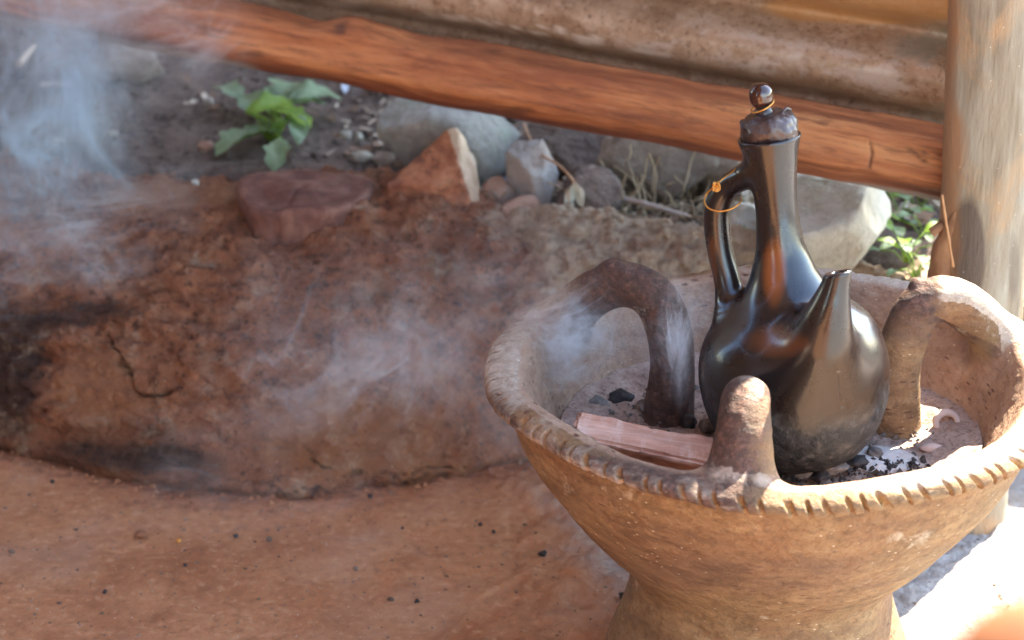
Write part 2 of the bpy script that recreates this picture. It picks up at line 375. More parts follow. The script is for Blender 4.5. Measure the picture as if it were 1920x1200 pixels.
def mat_brazier():
    m = M('smoked_fired_clay', .72); p = m.pos(True)
    a = m.noise(p, 9, 5, .6, .4); b = m.noise(m.pos(True, scale=(1, 1, 2.5)), 26, 6, .65, .4); f = m.noise(p, 170, 5, .68)
    c = m.ramp(b, (.3, (.145, .082, .036)), (.5, (.26, .155, .072)), (.68, (.37, .245, .125)))
    c = m.mix(m.mr(a, .45, .62, 0, .5), c, (.26, .115, .052)); c = m.mix(m.mr(a, .46, .32, 0, .7), c, (.27, .18, .09)); c = m.mix(m.mr(f, .5, .66, 0, .6), c, (.11, .055, .028)); c = m.mix(m.mr(f, .42, .3, 0, .5), c, (.40, .26, .14))
    dk = m.noise(m.pos(True, scale=(1, 1, 3)), 12, 5, .65); c = m.mix(m.mr(dk, .56, .7, 0, .5), c, (.15, .085, .05))
    c = m.mix(m.attr('dirt'), c, m.ramp(b, (.35, (.115, .065, .04)), (.65, (.25, .15, .085))))
    ins = m.attr('inside'); ci = m.ramp(b, (.3, (.27, .15, .095)), (.5, (.42, .26, .17)), (.7, (.50, .35, .25))); ci = m.mix(m.mr(a, .48, .3, 0, .7), ci, (.20, .115, .085)); ci = m.mix(m.mr(f, .5, .68, 0, .5), ci, (.17, .09, .06))
    c = m.mix(ins, c, ci)
    st = m.attr('soot'); sf = m.mr(m.ma('ADD', st, m.ma('MULTIPLY', m.ma('SUBTRACT', b, .5), 1.3)), .3, .75, 0, .93)
    c = m.mix(sf, c, m.ramp(f, (.3, (.025, .015, .014)), (.5, (.075, .036, .028)), (.66, (.17, .085, .062))))
    ds = m.attr('sun_dust'); c = m.mix(m.mr(m.ma('ADD', ds, m.ma('MULTIPLY', m.ma('SUBTRACT', b, .5), 1.2)), .3, .65, 0, .9), c, m.ramp(f, (.3, (.34, .25, .18)), (.6, (.52, .42, .33))))
    fl = m.vor(m.pos(True, scale=(1, 1, 2.2)), 120); c = m.mix(m.ma('MULTIPLY', m.ma('MULTIPLY', m.mr(fl, .15, .07), m.mr(m.noise(p, 14, 3), .48, .58)), m.mr(sf, 0, .6, 1, .12)), c, (.74, .64, .48))
    fl2 = m.vor(m.pos(True, scale=(1, 1, 4), loc=(3, 3, 3)), 62); c = m.mix(m.ma('MULTIPLY', m.mr(fl2, .24, .1), m.mr(m.noise(p, 11, 3), .46, .55)), c, (.11, .045, .026)); pw = m.noise(m.pos(True, loc=(6, 1, 2)), 26, 5, .7); c = m.mix(m.mr(pw, .62, .72, 0, .8), c, (.50, .42, .31))
    nt_ = m.attr('notch'); c = m.mix(nt_, c, m.mix(m.mr(ds, .3, .9), (.46, .26, .10), (.24, .125, .07)))
    m.bump(b, .005, .8); m.bump(m.noise(m.pos(True, scale=(1, 1, 1.8)), 75, 6, .7), .0028, 1); m.bump(f, .0012, 1)
    return m.done(c, m.mr(b, .3, .7, .66, .85))
def mat_pot():
    m = M('burnished_black_clay', .25); p = m.pos(True)
    a = m.noise(p, 14, 4, .6, .4); f = m.noise(p, 230, 5, .6); b = m.noise(p, 45, 6, .65)
    c = m.ramp(a, (.35, (.008, .005, .005)), (.65, (.020, .010, .007)))
    low = m.attr('low'); lf = m.mr(m.ma('ADD', low, m.ma('MULTIPLY', m.ma('SUBTRACT', b, .5), .55)), .3, .8)
    c = m.mix(lf, c, m.ramp(m.noise(p, 130, 6, .75), (.38, (.006, .006, .006)), (.52, (.020, .019, .019)), (.66, (.08, .075, .07))))
    warm_glint = m.attr('warm_glint'); c = m.mix(m.mr(m.ma('ADD', warm_glint, m.ma('MULTIPLY', m.ma('SUBTRACT', a, .5), .6)), .3, .9, 0, .85), c, (.26, .075, .014))  # warm reflection painted into the base colour
    m.bump(m.ma('MULTIPLY', lf, m.noise(p, 160, 6, .7)), .0022, 1); m.bump(m.noise(p, 30, 2), .0006, .5); m.bump(m.ma('MULTIPLY', f, .2), .0002, .5)
    r = m.mix(lf, m.mr(b, .35, .65, .24, .36), .5)
    return m.done(c, r, IOR=1.5, Specular_Tint=(.70, .86, 1.0, 1), Coat_Tint=(.9, .96, 1, 1), Coat_Weight=m.ma('MULTIPLY', m.ma('SUBTRACT', 1.0, lf), .45), Coat_Roughness=m.mr(b, .3, .7, .12, .2), Coat_IOR=1.7)
def mat_simple(name, c1, c2, rough=.8, scale=60, bumpd=.001, obj=True, **kw):
    m = M(name, rough); p = m.pos(obj); a = m.noise(p, scale, 5, .65)
    c = m.ramp(a, (.32, c1), (.68, c2)); 
    if bumpd: m.bump(m.noise(p, scale*1.6, 5, .65), bumpd, .9)
    return m.done(c, rough, **kw)
MF, MB_, MY = mat_floor(), mat_bench(), mat_yard()
MLOG, MPOST, MSHEET, MBRZ, MPOT = mat_log(), mat_post(), mat_sheet(), mat_brazier(), mat_pot()

# ------------------------------------------------------------------ setting: earth, floor, yard
def heightsheet(name, x0, x1, y0, y1, step, fn, mat, attrs=None):
    xs = np.arange(x0, x1+step*.5, step); ys = np.arange(y0, y1+step*.5, step); X, Y = np.meshgrid(xs, ys, indexing='ij')
    P = np.stack([X, Y, 0*X], -1).reshape(-1, 3); P[:, 2] = fn(P)
    me = mesh_np(name, P, grid_faces(len(xs), len(ys)), attrs(P) if attrs else None)
    return link(name, me, mat)
me = bpy.data.meshes.new('ground'); me.from_pydata([(-150, -150, -.03), (150, -150, -.03), (150, 150, -.03), (-150, 150, -.03)], [], [(0, 1, 2, 3)])
g = link('ground', me, MY); tag(g, None, None, kind='structure')
RX = lambda pts: np.array(pts)
FLOOR_LINES = [  # faint trowel ridges seen on the floor (pixel polylines)
    [(150, 1050), (170, 1090), (215, 1140), (250, 1185), (270, 1200)], [(990, 1075), (930, 1105), (880, 1150), (820, 1200)],
    [(735, 1005), (760, 1030), (820, 1055), (900, 1065), (960, 1072)]]
CRACK_R = [(1860, 975), (1845, 1010), (1850, 1035), (1825, 1080), (1790, 1105), (1760, 1125), (1735, 1155), (1700, 1175)]
def floor_z(P):
    fd = P[:, 1]-np.interp(P[:, 0], FWX, FWY)
    z = -.004*sstep(-.02, .01, fd)+.003*sstep(-.06, 0, fd)*fbm(P, 32, 4, 45, .65)+.004*fbm(P, 3, 3, 3)+.0025*fbm(P, 14, 4, 5)
    px, py = proj(P)
    for L in FLOOR_LINES: z = z+.0014*np.exp(-(polydist(px+9*fbm(P, 40, 3, 33), py+9*fbm(P, 40, 3, 34), L)/5)**2)
    z = z-.002*np.exp(-(polydist(px, py, CRACK_R)/2.5)**2)
    # roughness where the floor was never smoothed, beside the brazier
    rg = sstep(850, 1000, px)*sstep(820, 900, py)
    return z+rg*.006*fbm(P, 55, 4, 9, .65)
def floor_at(P):
    px, py = proj(P); c = np.zeros(len(P))
    for L in FLOOR_LINES: c = np.maximum(c, .30*np.exp(-(polydist(px+9*fbm(P, 40, 3, 33), py+9*fbm(P, 40, 3, 34), L)/4)**2)*np.clip(.6+fbm(P, 9, 3, 35)*1.6, 0, 1))
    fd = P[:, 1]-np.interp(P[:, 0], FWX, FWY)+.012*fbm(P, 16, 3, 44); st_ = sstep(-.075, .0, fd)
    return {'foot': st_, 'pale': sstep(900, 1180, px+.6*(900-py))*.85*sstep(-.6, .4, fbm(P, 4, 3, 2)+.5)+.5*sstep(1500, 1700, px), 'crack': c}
foot = [(-500, 800), (-150, 818), (0, 832), (150, 870), (300, 905), (450, 920), (600, 918), (750, 900), (850, 882), (950, 866), (1100, 852), (1300, 836), (1500, 822), (1800, 806), (2150, 790)]
FW = np.array([atz(a, b, 0.0) for a, b in foot]); FWX, FWY = FW[:, 0], FW[:, 1]
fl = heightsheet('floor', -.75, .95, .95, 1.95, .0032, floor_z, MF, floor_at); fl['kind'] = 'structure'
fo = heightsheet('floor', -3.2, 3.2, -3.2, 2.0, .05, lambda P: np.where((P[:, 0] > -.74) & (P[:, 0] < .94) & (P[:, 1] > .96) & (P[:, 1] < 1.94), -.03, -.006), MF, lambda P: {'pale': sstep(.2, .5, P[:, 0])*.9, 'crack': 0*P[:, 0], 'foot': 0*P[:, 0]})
fo.name = 'floor_beyond'; fo['kind'] = 'structure'

# bench outline measured at foot and ridge
foot = [(-500, 800), (-150, 818), (0, 832), (150, 870), (300, 905), (450, 920), (600, 918), (750, 900), (850, 882), (950, 866), (1100, 852), (1300, 836), (1500, 822), (1800, 806), (2150, 790)]
FW = np.array([atz(a, b, 0.0) for a, b in foot])
ridge = [(-500, 250, 2.05), (-150, 290, 2.02), (0, 300, 2.0), (150, 328, 1.98), (330, 352, 1.95), (500, 350, 1.93), (700, 338, 1.93), (800, 335, 1.93), (870, 350, 1.93), (950, 385, 1.9), (1000, 402, 1.86), (1150, 402, 1.82), (1350, 422, 1.78), (1500, 450, 1.76), (1650, 505, 1.74), (1800, 560, 1.74), (2150, 600, 1.74)]
RW = np.array([at(a, b, d) for a, b, d in ridge])
YARD = .168
def sec(x, t):
    """bench surface at station x, t 0..1 from floor contact over the ridge down to the yard"""
    D0 = np.interp(x, FW[:, 0], FW[:, 1]); D1 = np.interp(x, RW[:, 0], RW[:, 1]); Z1 = np.interp(x, RW[:, 0], RW[:, 2])
    kt = np.array([0, .04, .12, .35, .6, .78, .88, 1.0])
    kd = np.array([.03, -.05, .03, .20, .48, .76, .98, 1.0])
    kz = np.array([-.10, .05, .22, .60, .87, .965, 1.0, 1.0])
    d = np.interp(t, kt, kd); z = np.interp(t, kt, kz)
    D = D0+(D1-D0)*d; Z = Z1*z
    b = sstep(.88, 1.0, t); D = D+b*.11; Z = Z*(1-b)+(YARD-.02)*b
    return D, Z
nx, ntt = 720, 250
xs = np.linspace(-.82, .80, nx); ts = np.concatenate([np.linspace(0, .88, 205), np.linspace(.88, 1, ntt-205+1)[1:]])
X, T = np.meshgrid(xs, ts, indexing='ij'); Dm, Zm = sec(X, T)
for _ in range(5):
    Dm[:, 1:-1] = (Dm[:, :-2]+2*Dm[:, 1:-1]+Dm[:, 2:])/4; Zm[:, 1:-1] = (Zm[:, :-2]+2*Zm[:, 1:-1]+Zm[:, 2:])/4
for _ in range(14):
    Dm[1:-1] = (Dm[:-2]+2*Dm[1:-1]+Dm[2:])/4; Zm[1:-1] = (Zm[:-2]+2*Zm[1:-1]+Zm[2:])/4
P = np.stack([X, Dm, Zm], -1)
du = np.gradient(P, axis=0); dv = np.gradient(P, axis=1); Nn = np.cross(du, dv); Nn /= np.linalg.norm(Nn, axis=-1)[..., None]
Nn *= np.sign((Nn[..., 2]-Nn[..., 1]).mean())
P = P.reshape(-1, 3); Nn = Nn.reshape(-1, 3); px, py = proj(P)
amp = np.clip(T.ravel()*8, 0, 1)
disp = .013*fbm(P, 9, 3, 21)+.011*fbm(P*np.array([.7, 1, 1.2]), 30, 4, 31, .7)+.010*fbm(P*np.array([.8, 1, 1.2]), 80, 4, 41, .7)
rid = 1-np.abs(fbm(P*np.array([.6, 1, 1.5]), 24, 4, 51)); disp += .014*(rid-.8)+.010*sstep(.62, 1, T.ravel())*fbm(P, 22, 4, 57, .65)
smooth_spots = blob(px, py, 170, 720, 70, 60)*1.0+blob(px, py, 850, 690, 110, 100)*.6+blob(px, py, 300, 370, 150, 30)+blob(px, py, 640, 800, 120, 60)*.6
disp *= 1-.6*np.clip(smooth_spots, 0, 1)
disp += .010*blob(px, py, 150, 730, 120, 90, .4)            # patched bulge at left
crA = [(205, 625), (235, 665), (250, 700), (265, 735), (290, 750), (320, 742)]; crB = [(270, 845), (330, 870), (400, 900), (480, 915), (620, 912)]
crC = [(660, 890), (740, 880), (830, 870), (870, 868)]; crD = [(575, 830), (590, 860), (600, 868), (622, 868)]; crE = [(40, 690), (90, 760), (150, 830), (260, 860)]
crF = [(640, 905), (700, 898), (760, 893), (800, 885)]
crack = 0
for L, wdt, dep in ((crA, 4.5, .016), (crB, 5, .008), (crC, 4, .010), (crD, 4, .006), (crE, 3, .004), (crF, 4, .008)):
    e = np.exp(-((polydist(px+22*fbm(P, 45, 4, 61, .7), py+22*fbm(P, 45, 4, 62, .7), L)/(wdt*(.55+.6*np.abs(fbm(P, 18, 2, 63)))))**2)); disp = disp-dep*e; crack = np.maximum(crack, e)
disp += .010*np.exp(-(polydist(px, py-14, crB)/12)**2)*.5
disp += .014*blob(px, py, 900, 850, 60, 35, .6)*(.6+fbm(P, 60, 3, 71))   # rubble at the foot
P2 = P+Nn*(disp*amp)[:, None]; P2[:, 1] += (1-sstep(.0, .22, T.ravel()))*(.014*fbm(P*np.array([1, 0, 0]), 11, 4, 47, .6)+.006*fbm(P, 45, 3, 48)); foot_near = 1-sstep(.05, .28, T.ravel()+.12*fbm(P, 16, 3, 49))
att = {'crack': np.clip(crack*1.3-.4, 0, 1)*.85*np.clip(.55+1.6*fbm(P, 16, 3, 99), .1, 1),
       'scorch_shade': np.clip(1.1*blob(px, py, -20, 700, 120, 130)+.75*blob(px, py, 160, 590, 110, 30)+.5*blob(px, py, 230, 830, 150, 50)+.45*blob(px, py, 700, 560, 120, 25)+.35*blob(px, py, 180, 860, 220, 28)+.3*blob(px, py, 120, 440, 240, 30)+.55*blob(px, py, 340, 890, 100, 40)+.4*blob(px, py, 540, 430, 120, 25)+.45*blob(px, py, 850, 470, 60, 70), 0, 1),  # scorch at left; dark strips low on the left stand for overhang shade
       'orange': np.clip(.9*blob(px, py, 320, 375, 160, 35)+.5*blob(px, py, 60, 330, 90, 40)+.7*blob(px, py, 640, 820, 180, 60)+.7*blob(px, py, 800, 880, 90, 22)+.8*blob(px, py, 190, 720, 80, 80)+.4*blob(px, py, 700, 700, 200, 120)+.3*foot_near, 0, 1),
       'pale': np.clip(sstep(890, 1060, px-.25*(py-420)+70*fbm(P, 14, 3, 91))*.95*(1-.55*blob(px, py, 1200, 470, 130, 35)), 0, 1)}
bench = link('mud_bench', mesh_np('mud_bench', P2, grid_faces(nx, ntt)[:, ::-1], att), MB_)
tag(bench, 'low lumpy bench of cracked red brown mud along the open wall, behind the brazier', 'bench')

def yard_z(P):
    y = P[:, 1]; x = P[:, 0]; y0 = np.interp(x, RW[:, 0], RW[:, 1])
    k = sstep(y0-.02, y0+.07, y); z = YARD*k-.03*(1-k)
    z = z+k*(.010*fbm(P, 8, 4, 81)+.006*fbm(P, 40, 3, 82)+.06*sstep(2.3, 3.4, y))
    return z
yd = heightsheet('yard_earth', -1.3, 1.3, 1.78, 3.3, .008, yard_z, MY); yd['kind'] = 'structure'
yf = heightsheet('yard_slope', -12, 12, 3.25, 16, .4, lambda P: .215+.01*fbm(P, 1, 2, 4), MY); yf['kind'] = 'structure'
print('setting ok')

# ------------------------------------------------------------------ rocks
def yat(px, py, h=0.0):
    z = YARD
    for _ in range(6):
        p = atz(px, py, z+h); z = float(yard_z(np.array([[p.x, p.y, 0]]))[0])
    return atz(px, py, z+h)
def rock(name, pxy, D, size, rot, mat, label, cat='rock', seed=0, flat=8, bumpy=.06, sub=5, cut=.52):
    """faceted boulder: a ball cut by random planes; size in metres, pxy the pixel of its centre"""
    bm = bmesh.new(); bmesh.ops.create_icosphere(bm, subdivisions=sub, radius=1)
    V = np.array([v.co[:] for v in bm.verts]); r = np.random.default_rng(seed)
    flat += 4; n = r.normal(size=(flat, 3)); n /= np.linalg.norm(n, axis=1)[:, None]; d = r.uniform(cut, .86, flat); bumpy = bumpy*2.2
    s = np.ones(len(V))
    for a, b in zip(n, d):
        q = V@a; k = np.where(q > 1e-3, b/np.maximum(q, 1e-3), 9); s = np.minimum(s, k)
    V = V*s[:, None]; V = V/np.abs(V).max(0); V = V*(1+bumpy*fbm(V, 2.2, 5, seed, .6))[:, None]*(1+bumpy*.5*fbm(V, 9, 4, seed+3, .65))[:, None]
    if not isinstance(pxy, Vector):
        bp = pxy[1]+.40*size[2]/D*F*.93; q = yat(pxy[0], bp); k = (q.y+size[1]*.35)/D; size = [t_*k for t_ in size]
        pxy = Vector((q.x*(q.y+size[1]*.35)/q.y, q.y+size[1]*.35, q.z+size[2]*.30))
    V = V*np.array(size)/2
    for v, c in zip(bm.verts, V): v.co = c
    me = bpy.data.meshes.new(name); bm.to_mesh(me); bm.free(); me.polygons.foreach_set('use_smooth', [True]*len(me.polygons))
    o = link(name, me, mat); o.location = pxy; o.rotation_euler = [R(a) for a in rot]
    return tag(o, label, cat)
MRgrey = mat_rock('lichened_grey_stone', (.17, .165, .145), (.31, .31, .28), (.43, .43, .39), (.25, .29, .22))
MRpale = mat_rock('pale_dusty_stone', (.36, .33, .26), (.50, .47, .39), (.60, .57, .48), (.42, .44, .35), .8)
MRtan = mat_rock('tan_stone', (.17, .14, .11), (.31, .26, .205), (.43, .37, .30))
MRbrown = mat_rock('brown_purple_stone', (.06, .042, .034), (.16, .115, .09), (.28, .21, .17), (.34, .28, .23))
MRblue = mat_rock('pale_blue_block', (.24, .23, .215), (.38, .365, .34), (.50, .48, .45), (.34, .25, .19))
MRred = mat_rock('clay_caked_stone', (.22, .085, .045), (.38, .165, .08), (.47, .23, .12))
MRpink = mat_rock('broken_brick', (.24, .12, .08), (.37, .21, .145), (.46, .29, .21), (.45, .38, .32))
rock('boulder', (1545, 440), 1.93, (.165, .15, .125), (0, 0, 25), MRpale, 'large pale smooth boulder outside, seen between the coffee pot neck and the post', 'rock', 4, 9, .03)
rock('boulder', (1400, 425), 2.02, (.07, .06, .05), (5, 0, -10), MRpale, 'pale low boulder just behind the handle of the black pot', 'rock', 14, 8, .03)
rock('boulder', (845, 262), 2.36, (.175, .14, .12), (8, 10, 12), MRgrey, 'large grey green lichened rock outside under the wooden rail', 'rock', 23, 7, .02)
rock('rock', (930, 300), 2.15, (.055, .05, .06), (0, 10, 30), MRbrown, 'small dark brown rock with a flat face, left of the pale grey block', 'rock', 31, 9, .05)
rock('stone_block', (1000, 330), 2.12, (.055, .05, .085), (0, -14, 22), MRblue, 'pale grey broken block with flat faces standing between brown rocks', 'rock', 37, 10, .04, 5, .62)
rock('rock', (1085, 285), 2.2, (.13, .10, .075), (0, 12, -10), MRbrown, 'broad brown rock leaning under the rail above the withered flower', 'rock', 41, 9, .05)
rock('rock', (1098, 372), 2.02, (.075, .07, .055), (0, 0, 10), MRbrown, 'dark rounded stone behind the bench with the withered flower hanging over it', 'rock', 43, 7, .04)
rock('rock', (1250, 310), 2.32, (.17, .12, .13), (0, 5, 15), MRtan, 'big tan rock outside, left of the pot handle', 'rock', 47, 8, .04)
rock('rock', (1350, 318), 2.40, (.12, .12, .10), (0, 5, 55), MRtan, 'tan grey rock behind the pot handle, shaded by the rail', 'rock', 48, 8, .04)
rock('brick_piece', (935, 362), 2.0, (.036, .03, .034), (0, 5, 12), MRpink, 'broken pinkish brick piece beside the peaked stone', 'brick', 53, 12, .04, 4, .6)
rock('rock', (245, 118), 2.6, (.11, .08, .07), (0, 0, 10), MRtan, 'dim flat stone in the dark yard seen through the smoke', 'rock', 57, 7, .04)
rock('rock', (975, 395), 1.93, (.045, .04, .028), (0, 0, 40), MRpink, 'small earthy stone at the end of the red bench', 'rock', 59, 8, .05, 4)
rock('rock', (720, 300), 2.08, (.03, .03, .02), (0, 0, 40), MRtan, 'small tan stone just left of the peaked stone', 'rock', 61, 8, .05, 4)
# peaked stone, modelled as a wedge
def wedge():
    D = 1.93
    A = [at(722, 348, D-.035), at(905, 385, D-.03), at(915, 372, D+.05), at(745, 330, D+.05)]
    top = [at(838, 243, D+.012), at(858, 236, D+.015), at(868, 262, D+.03)]
    mid = [at(790, 296, D-.012), at(880, 300, D-.004), at(868, 345, D-.045)]
    bm = bmesh.new()
    for p_ in A+top+mid+[p-Vector((0, 0, .06)) for p in A]: bm.verts.new(p_)
    bmesh.ops.convex_hull(bm, input=bm.verts)
    bmesh.ops.delete(bm, geom=[v for v in bm.verts if not v.link_faces], context='VERTS')
    bmesh.ops.bevel(bm, geom=list(bm.edges), offset=.003, segments=2, affect='EDGES', profile=.6)
    bmesh.ops.triangulate(bm, faces=bm.faces)
    for _ in range(3):
        le = [e for e in bm.edges if e.calc_length() > .004]
        bmesh.ops.subdivide_edges(bm, edges=le, cuts=1); bmesh.ops.triangulate(bm, faces=[f for f in bm.faces if len(f.verts) > 3])
    V = np.array([v.co[:] for v in bm.verts]); dn = .007*fbm(V, 30, 4, 3, .6)+.0025*fbm(V, 110, 3, 5); bm.normal_update()
    for v, q in zip(bm.verts, dn): v.co += v.normal*q
    me = bpy.data.meshes.new('peaked_stone'); bm.to_mesh(me); bm.free(); me.polygons.foreach_set('use_smooth', [True]*len(me.polygons))
    V = np.array([v.co[:] for v in me.vertices]); qx, qy = proj(V)
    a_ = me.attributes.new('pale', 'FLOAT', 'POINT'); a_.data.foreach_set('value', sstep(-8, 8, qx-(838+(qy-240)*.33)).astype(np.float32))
    m = M('clay_caked_peak', .9); p = m.pos(); n1 = m.noise(p, 40, 6, .65); c = m.ramp(n1, (.35, (.17, .055, .028)), (.5, (.36, .135, .065)), (.65, (.47, .215, .11))); c = m.mix(m.mr(m.noise(p, 110, 6, .75), .52, .64, 0, .7), c, (.13, .05, .03))
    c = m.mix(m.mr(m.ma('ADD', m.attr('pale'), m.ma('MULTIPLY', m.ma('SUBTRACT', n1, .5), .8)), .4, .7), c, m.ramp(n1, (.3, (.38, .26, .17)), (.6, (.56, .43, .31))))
    m.bump(n1, .003, .8); m.bump(m.noise(p, 160, 5, .7), .0012, 1)
    return tag(link('peaked_stone', me, m.done(c, .9)), 'peaked triangular stone caked in orange clay at the end of the bench top', 'rock')
wedge()
# stump disc set in the bench top
def stump():
    c = at(565, 352, 1.895); n, rings = 96, 26; V = []; 
    top_r = .0625
    for i in range(n):
        th = i/n*2*np.pi; w_ = 1+.05*math.sin(3*th+1)+.04*math.sin(5*th)+.03*math.sin(2*th+2)
        for j in range(rings):
            if j < 15: r = top_r*j/14.6; z = .0025*math.sin(r*120)+.002*math.sin(3*th)*r/top_r-.004*(r/top_r)**6
            else: r = top_r*(1-.006*(j-15)); z = -.004-(j-15)*.0055
            V.append((r*w_*math.cos(th), r*w_*.98*math.sin(th), z))
    V = np.array(V); V[:, 2] += .003*fbm(V, 40, 3, 9); rr = np.hypot(V[:, 0], V[:, 1]); th = np.arctan2(V[:, 1], V[:, 0])
    V[:, :2] *= (1+.03*fbm(V, 60, 3, 5))[:, None]
    ck = polydist(V[:, 0], V[:, 1]+V[:, 2]*.3, [(-.004, -.012), (-.010, -.035), (-.020, -.055), (-.021, -.075)]); V[:, 2] -= .003*np.exp(-(ck/.0014)**2)*(V[:, 2] > -.01); V[:, 1] += .003*np.exp(-(ck/.0018)**2)*(V[:, 2] < -.005)*(V[:, 1] < 0)
    V += np.array(c)
    m = M('old_stump_wood', .85); p = m.pos(); a = m.noise(p, 45, 6, .65, .5)
    col = m.ramp(a, (.3, (.075, .030, .022)), (.5, (.16, .065, .045)), (.7, (.25, .125, .085))); v_ = m.noise(m.pos(scale=(150, 150, 12)), 1, 4, .6)
    col = m.mix(m.mr(v_, .55, .75, 0, .4), col, (.05, .025, .02)); m.bump(a, .003, .8); m.bump(v_, .001, .7)
    o = link('wood_stump', mesh_np('wood_stump', V, grid_faces(n, rings, True)), m.done(col, .85))
    tag(o, 'round dark brown wooden stump end with a split, bedded in the bench top', 'stump')
stump()
print('rocks ok')

# ------------------------------------------------------------------ wall frame: post, log rail, corrugated sheet
pb = Vector((.396, 1.62, 0)); PR = .0355
def post():
    nz, n = 420, 64; z = np.linspace(-.05, 2.15, nz); th = np.arange(n)/n*2*np.pi; Z, TH = np.meshgrid(z, th, indexing='ij')
    r = PR*(1+.02*np.sin(Z*9+1)+.02*np.sin(2*TH+Z*4)+.015*np.sin(3*TH-Z*6))
    P = np.stack([r*np.cos(TH)+.004*np.sin(Z*5), r*np.sin(TH)+.003*np.sin(Z*4+1), Z], -1).reshape(-1, 3)
    Q = P.copy(); nrm = np.stack([np.cos(TH), np.sin(TH), 0*Z], -1).reshape(-1, 3)
    P += nrm*(.0012*fbm(Q*np.array([1, 1, .25]), 60, 4, 7)+.0022*fbm(Q, 11, 3, 8))[:, None]
    Wd = P+np.array(pb); Wd[:, 0] -= .045*Q[:, 2]; px, py = proj(Wd)
    for kx, ky, s_ in ((1800, 115, .004), (1845, 150, .003), (1915, 385, .005)): P += nrm*(s_*.4*np.exp(-(((px-kx)/16)**2+((py-ky)/18)**2)))[:, None]
    front = (nrm[:, 1] < .1)
    soot = np.clip(1.3*blob(px, py, 1815, 475, 30, 95, .6)*front+.55*blob(px, py, 1900, 500, 14, 80)*front+.4*blob(px, py, 1850, 150, 18, 20, 1)*front+.35*blob(px, py, 1885, 75, 20, 24, 1)*front, 0, 1)
    warm = np.clip(.85*(1-sstep(1780, 1815, px))*front+.5*blob(px, py, 1805, 270, 18, 60)+.4*(py > 900), 0, 1)
    P[:, 0] -= .045*Q[:, 2]
    root = thing('wooden_post', 'upright grey peeled wooden post at the right, sooty low down', 'post', pb)
    me = mesh_np('pole', P, grid_faces(nz, n)[:, ::-1], {'soot': soot, 'warm': warm})
    # close the seam
    i = np.arange(nz-1); sf = np.stack([i*n+n-1, i*n, (i+1)*n, (i+1)*n+n-1], 1)
    me = mesh_np('pole', P, np.vstack([grid_faces(nz, n), sf[:, ::-1]])[:, ::-1], {'soot': soot, 'warm': warm})
    link('pole', me, MPOST, root)
    # split bark and offshoot low on the left side
    pth = [at(1794, 392, pb.y-.018), at(1787, 420, pb.y-.012), at(1778, 450, pb.y-.006), at(1768, 505, pb.y-.004), at(1762, 570, pb.y), at(1762, 640, pb.y)]
    c = catmull([tuple(p-pb) for p in pth], 10); rr = np.interp(np.linspace(0, 1, len(c)), [0, .2, .45, .7, 1], [.001, .006, .0105, .0135, .0135])
    mb = mat_simple('split_brown_bark', (.17, .075, .035), (.38, .19, .09), .75, 45, .002)
    link('bark_strip', tube_mesh('bark_strip', c, rr, 14, noise=.22, nscale=60), mb, root)
    nb = [at(1768, 420, pb.y-.006), at(1757, 428, pb.y-.006), at(1746, 436, pb.y-.006)]
    link('twig_stub', tube_mesh('twig_stub', catmull([tuple(p-pb) for p in nb], 5), [.004]*11, 10, noise=.3, nscale=120), mb, root)
    sl = [at(1766, 365, pb.y-.036), at(1769, 385, pb.y-.036), at(1776, 430, pb.y-.034), at(1787, 500, pb.y-.033)]
    link('bark_sliver', tube_mesh('bark_sliver', catmull([tuple(p-pb) for p in sl], 6), .0012, 8, noise=.3, nscale=200), mat_simple('orange_bark', (.30, .13, .05), (.5, .26, .12), .7, 60, .001), root)
post()
LR = at(1812, 321, 1.668); LL = at(-420, -105, 2.29)
ax = (LL-LR); LEN = ax.length; ax.normalize()
lz = Vector((0, 0, 1))-ax*ax.z; lz.normalize(); ly = lz.cross(ax); ly.normalize()      # ly: horizontal, across the rail
if ly.y > 0: ly = -ly                                                                     # towards the camera side
FR = Matrix((ax, -ly.cross(ax).cross(ax).normalized() if False else ly, lz)).transposed().to_4x4(); FR.translation = LR
